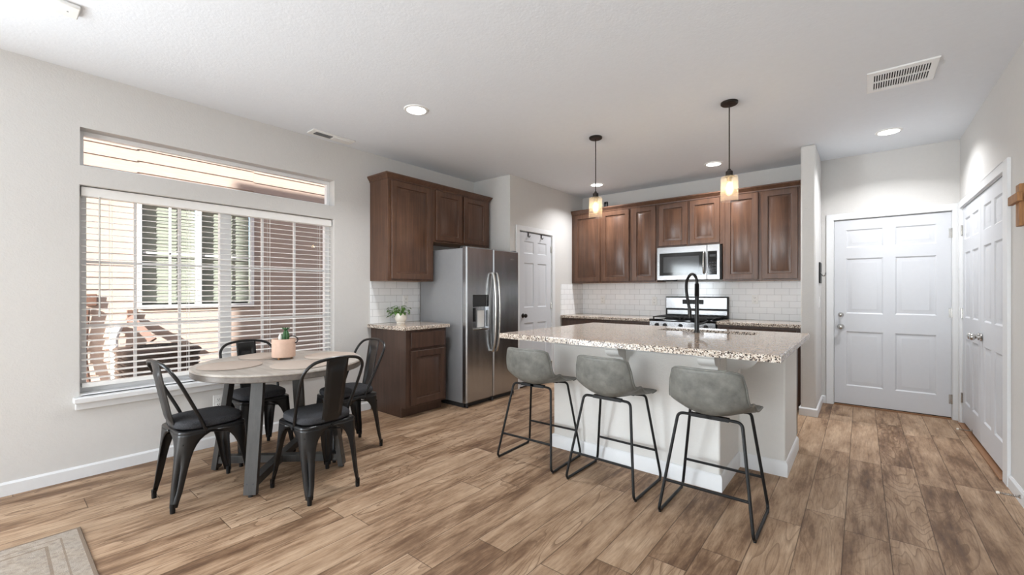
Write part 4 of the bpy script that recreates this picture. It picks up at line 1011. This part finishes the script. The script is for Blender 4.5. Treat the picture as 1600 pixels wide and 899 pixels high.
pp = thing('potted_plant', 'leafy green plant in a small cream pot on the counter by the refrigerator', 'plant', (-3.93, 2.87, .914))
px, py = -3.93, 2.87
obj('pot', MB().lathe([(.044, .914), (.047, .917), (.043, .928), (.055, .94), (.066, .965), (.0665, .99), (.060, 1.024), (.056, 1.024), (.058, 1.0), (.0, 1.0)], (px, py, 0), 36), M['ceramic'], pp)
obj('soil', MB().lathe([(.056, 1.0), (.05, 1.012), (.0, 1.014)], (px, py, 0), 24), M['soil'], pp)
mb = MB(); ms = MB(); rnd = random.Random(3)
for i in range(46):
    a = rnd.uniform(0, 2*pi); reach = rnd.uniform(.02, .125); h = 1.025+rnd.uniform(.0, .075)-max(0, reach-.09)*1.0
    if rnd.random() < .35: a = R(rnd.uniform(200, 290)); reach = rnd.uniform(.08, .145); h = 1.03+rnd.uniform(-.045, .06)
    tip = Vector((px+cos(a)*reach, py+sin(a)*reach, h)); tip.x = max(tip.x, XL+.035)
    ms.tube(spline([(px+cos(a)*.02, py+sin(a)*.02, 1.01), ((px+tip.x)/2, (py+tip.y)/2, max(1.04, h+.005)), tip], 4), .0015, 5)
    d_ = Vector((cos(a), sin(a), rnd.uniform(-.7, .3))).normalized(); s_ = d_.cross(Vector((rnd.uniform(-.3, .3), rnd.uniform(-.3, .3), 1))).normalized(); u_ = s_.cross(d_)
    L_ = rnd.uniform(.028, .046); W_ = L_*.42; rows = []
    for k in range(7):
        t_ = k/6; w_ = W_*sin(pi*(t_**.75))*1.0+.0006; c_ = tip+d_*(L_*t_)-u_*(.012*t_*t_); rows.append([c_-s_*w_+u_*w_*.3, c_, c_+s_*w_+u_*w_*.3])
    for r_ in rows:
        for v_ in r_: v_.x = max(v_.x, XL+.014)
    mb.rings(rows, closed=False)
obj('foliage', mb, M['leaf'], pp, smooth=60); obj('stem', ms, M['leaf'], pp)

rug = single('area_rug', MB().box(-3.225, -.9, -1.6, .308, .0, .007), M['rug'], 'faded beige patterned area rug at the lower left of the floor', 'rug', (-3.225, .308, 0), bevel=.003)

# ================================================================== CEILING AND WALL FIXTURES
def can(x, y, label, group='recessed ceiling lights', pw=CAN_W):
    r = thing('ceiling_light', label, 'ceiling light', (x, y, ZC), 0, group)
    obj('trim_ring', MB().lathe([(.078, ZC-.001), (.078, ZC-.009), (.096, ZC-.006), (.1, ZC-.0005)], (x, y, 0), 40, cap0=False, cap1=False), M['plastic'], r)
    obj('lens', MB().lathe([(.079, ZC-.001), (.079, ZC-.006), (.04, ZC-.0075), (.0, ZC-.008)], (x, y, 0), 40), M['can_lens'], r)
    l = area('ceiling_light_glow', (x, y, ZC-.02), (0, 0, 0), .15, .15, pw, (.97, .98, 1), 'DISK'); l.data.spread = R(135)
can(-2.82, 2.212, 'round recessed ceiling light over the dining side, nearest the camera')
can(.194, 5.29, 'round recessed ceiling light in front of the entry door')
can(-1.334, 5.335, 'round recessed ceiling light above the range')
can(-2.847, 5.341, 'round recessed ceiling light behind the left pendant, near pantry wall')
for x, y in ((-2.8, -1.2), (-.6, -1.2), (-2.8, -3.2), (-.6, -3.2)):  # unseen recessed lamps added as fill in the living area
    can(x, y, 'unseen recessed light added behind the camera for fill', 'added fill lights behind the camera', ROOM_FILL_W)

def pendant(x, y, label):
    r = thing('pendant_light', label, 'pendant light', (x, y, ZC), 0, 'pendant lights over the island')
    obj('canopy', MB().lathe([(.062, ZC), (.062, ZC-.014), (.055, ZC-.02), (.008, ZC-.022)], (x, y, 0), 36), M['bronze'], r)
    obj('rod', MB().cyl((x, y, ZC-.02), (x, y, 2.215), .0045, n=10), M['bronze'], r)
    obj('socket_cap', MB().lathe([(.010, 2.225), (.013, 2.215), (.026, 2.205), (.027, 2.172), (.034, 2.170), (.034, 2.163), (.018, 2.16), (.018, 2.125), (.0, 2.125)], (x, y, 0), 28), M['bronze'], r)
    obj('glass_shade', MB().lathe([(.03, 2.165), (.058, 2.164), (.0625, 2.16), (.0635, 2.15), (.0635, 1.972), (.0605, 1.972), (.0605, 2.148), (.056, 2.158), (.03, 2.161)], (x, y, 0), 48, cap0=False, cap1=False), M['shade_glass'], r)
    b_ = obj('bulb', MB().lathe([(.012, 2.13), (.016, 2.11), (.028, 2.085), (.031, 2.06), (.026, 2.035), (.012, 2.02), (.0, 2.017)], (x, y, 0), 24), M['bulb_glow'], r)
    mb = MB()
    for i in range(6):
        a = i*pi/3; mb.cyl((x+cos(a)*.007, y+sin(a)*.007, 2.11), (x+cos(a+.5)*.013, y+sin(a+.5)*.013, 2.045), .0045, n=8)
    obj('filament', mb, M['filament'], b_)
    l = bpy.data.lights.new('pendant_glow', 'POINT'); l.energy = BULB_W; l.color = (1, .72, .42); l.shadow_soft_size = .02
    o = bpy.data.objects.new('pendant_glow', l); COL.objects.link(o); o.location = (x, y, 2.07)
pendant(-1.985, 3.70, 'left glass cylinder pendant light hanging over the island')
pendant(-.806, 3.685, 'right glass cylinder pendant light hanging over the island')

def vent_return():
    r = thing('return_vent', 'large white slotted return air grille on the ceiling near the right wall', 'vent', (.207, 3.98, ZC))
    x0, x1, y0, y1 = .028, .388, 3.795, 4.165
    class Fz:
        def __call__(s, u, v, d): return Vector((u, v, ZC-d))
    ym = (y0+y1)/2; ya, yb_ = y0+.055, y1-.05
    holes = []
    n = 22; a, b = x0+.035, x1-.035; p = (b-a)/n
    for i in range(n):
        for lo, hi in ((ya, ym-.006), (ym+.006, yb_)): holes.append((a+i*p+p*.22, a+i*p+p*.78, lo, hi))
    obj('grille', MB().sheet(Fz(), x0, x1, y0, y1, .0008, .01, holes, .004, [(0, 0), (.0005, -.0075)]), [M['plastic'], M['void_shade']], r, smooth=0)
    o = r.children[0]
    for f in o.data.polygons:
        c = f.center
        if abs(c.z+.0025) < .001 and f.area < .003 and abs(f.normal.z) > .9: f.material_index = 1  # slot floors coloured dark in place of shade
vent_return()
r = thing('ceiling_register', 'narrow white supply register on the ceiling above the window', 'vent', (-3.932, 2.08, ZC))
obj('frame', MB().box(-4.0, -3.865, 1.872, 2.29, ZC-.012, ZC), M['plastic'], r, bevel=.003)
obj('open_slot_shade', MB().box(-3.965, -3.90, 1.915, 2.075, ZC-.0135, ZC-.006), M['steel_dark'], r)  # dark slab stands in for shade inside the open slots
mb = MB()
for i in range(5): mb.box(-3.965+i*.0145, -3.961+i*.0145, 1.915, 2.075, ZC-.016, ZC-.006)
obj('louver_blade', mb, M['fridge_side'], r)
obj('closed_louvers', MB().box(-3.965, -3.90, 2.085, 2.25, ZC-.018, ZC-.006), M['plastic'], r, bevel=.003)
r = thing('motion_sensor', 'small white sensor box on the ceiling at the upper left', 'sensor', (-3.21, .255, ZC))
obj('housing', MB().box(-3.285, -3.15, .212, .303, ZC-.022, ZC), M['plastic'], r, bevel=.006)
obj('led', MB().cyl((-3.22, .26, ZC-.0235), (-3.22, .26, ZC-.021), .004, n=10), M['fridge_side'], r)
# wooden cross
r = thing('wall_cross', 'rustic wooden cross hanging on the right wall beside the closet', 'cross', (XR, 3.865, 1.65))
obj('upright', MB().fbox(FXN(XR), 3.825, 3.905, 1.648, 1.895, .001, .026), M['rustic'], r, bevel=.003)
obj('crossbar', MB().fbox(FXN(XR), 3.765, 3.972, 1.785, 1.838, .024, .046), M['rustic'], r, bevel=.003)
# key hook on the partition
r = thing('key_hook_rail', 'black key hook rail on the partition wall beside the entry door', 'hook rail', (-.355, 5.75, 1.35))
F = FX(-.355)
obj('rail', MB().fbox(F, 5.60, 5.80, 1.352, 1.575, .001, .014), M['black_metal'], r, bevel=.004)
for u in (5.66, 5.74):
    obj('hook', MB().tube(spline([F(u, 1.47, .012), F(u, 1.45, .02), F(u, 1.43, .035), F(u, 1.44, .052), F(u, 1.465, .056)]), .004, 8), M['chrome'], r)
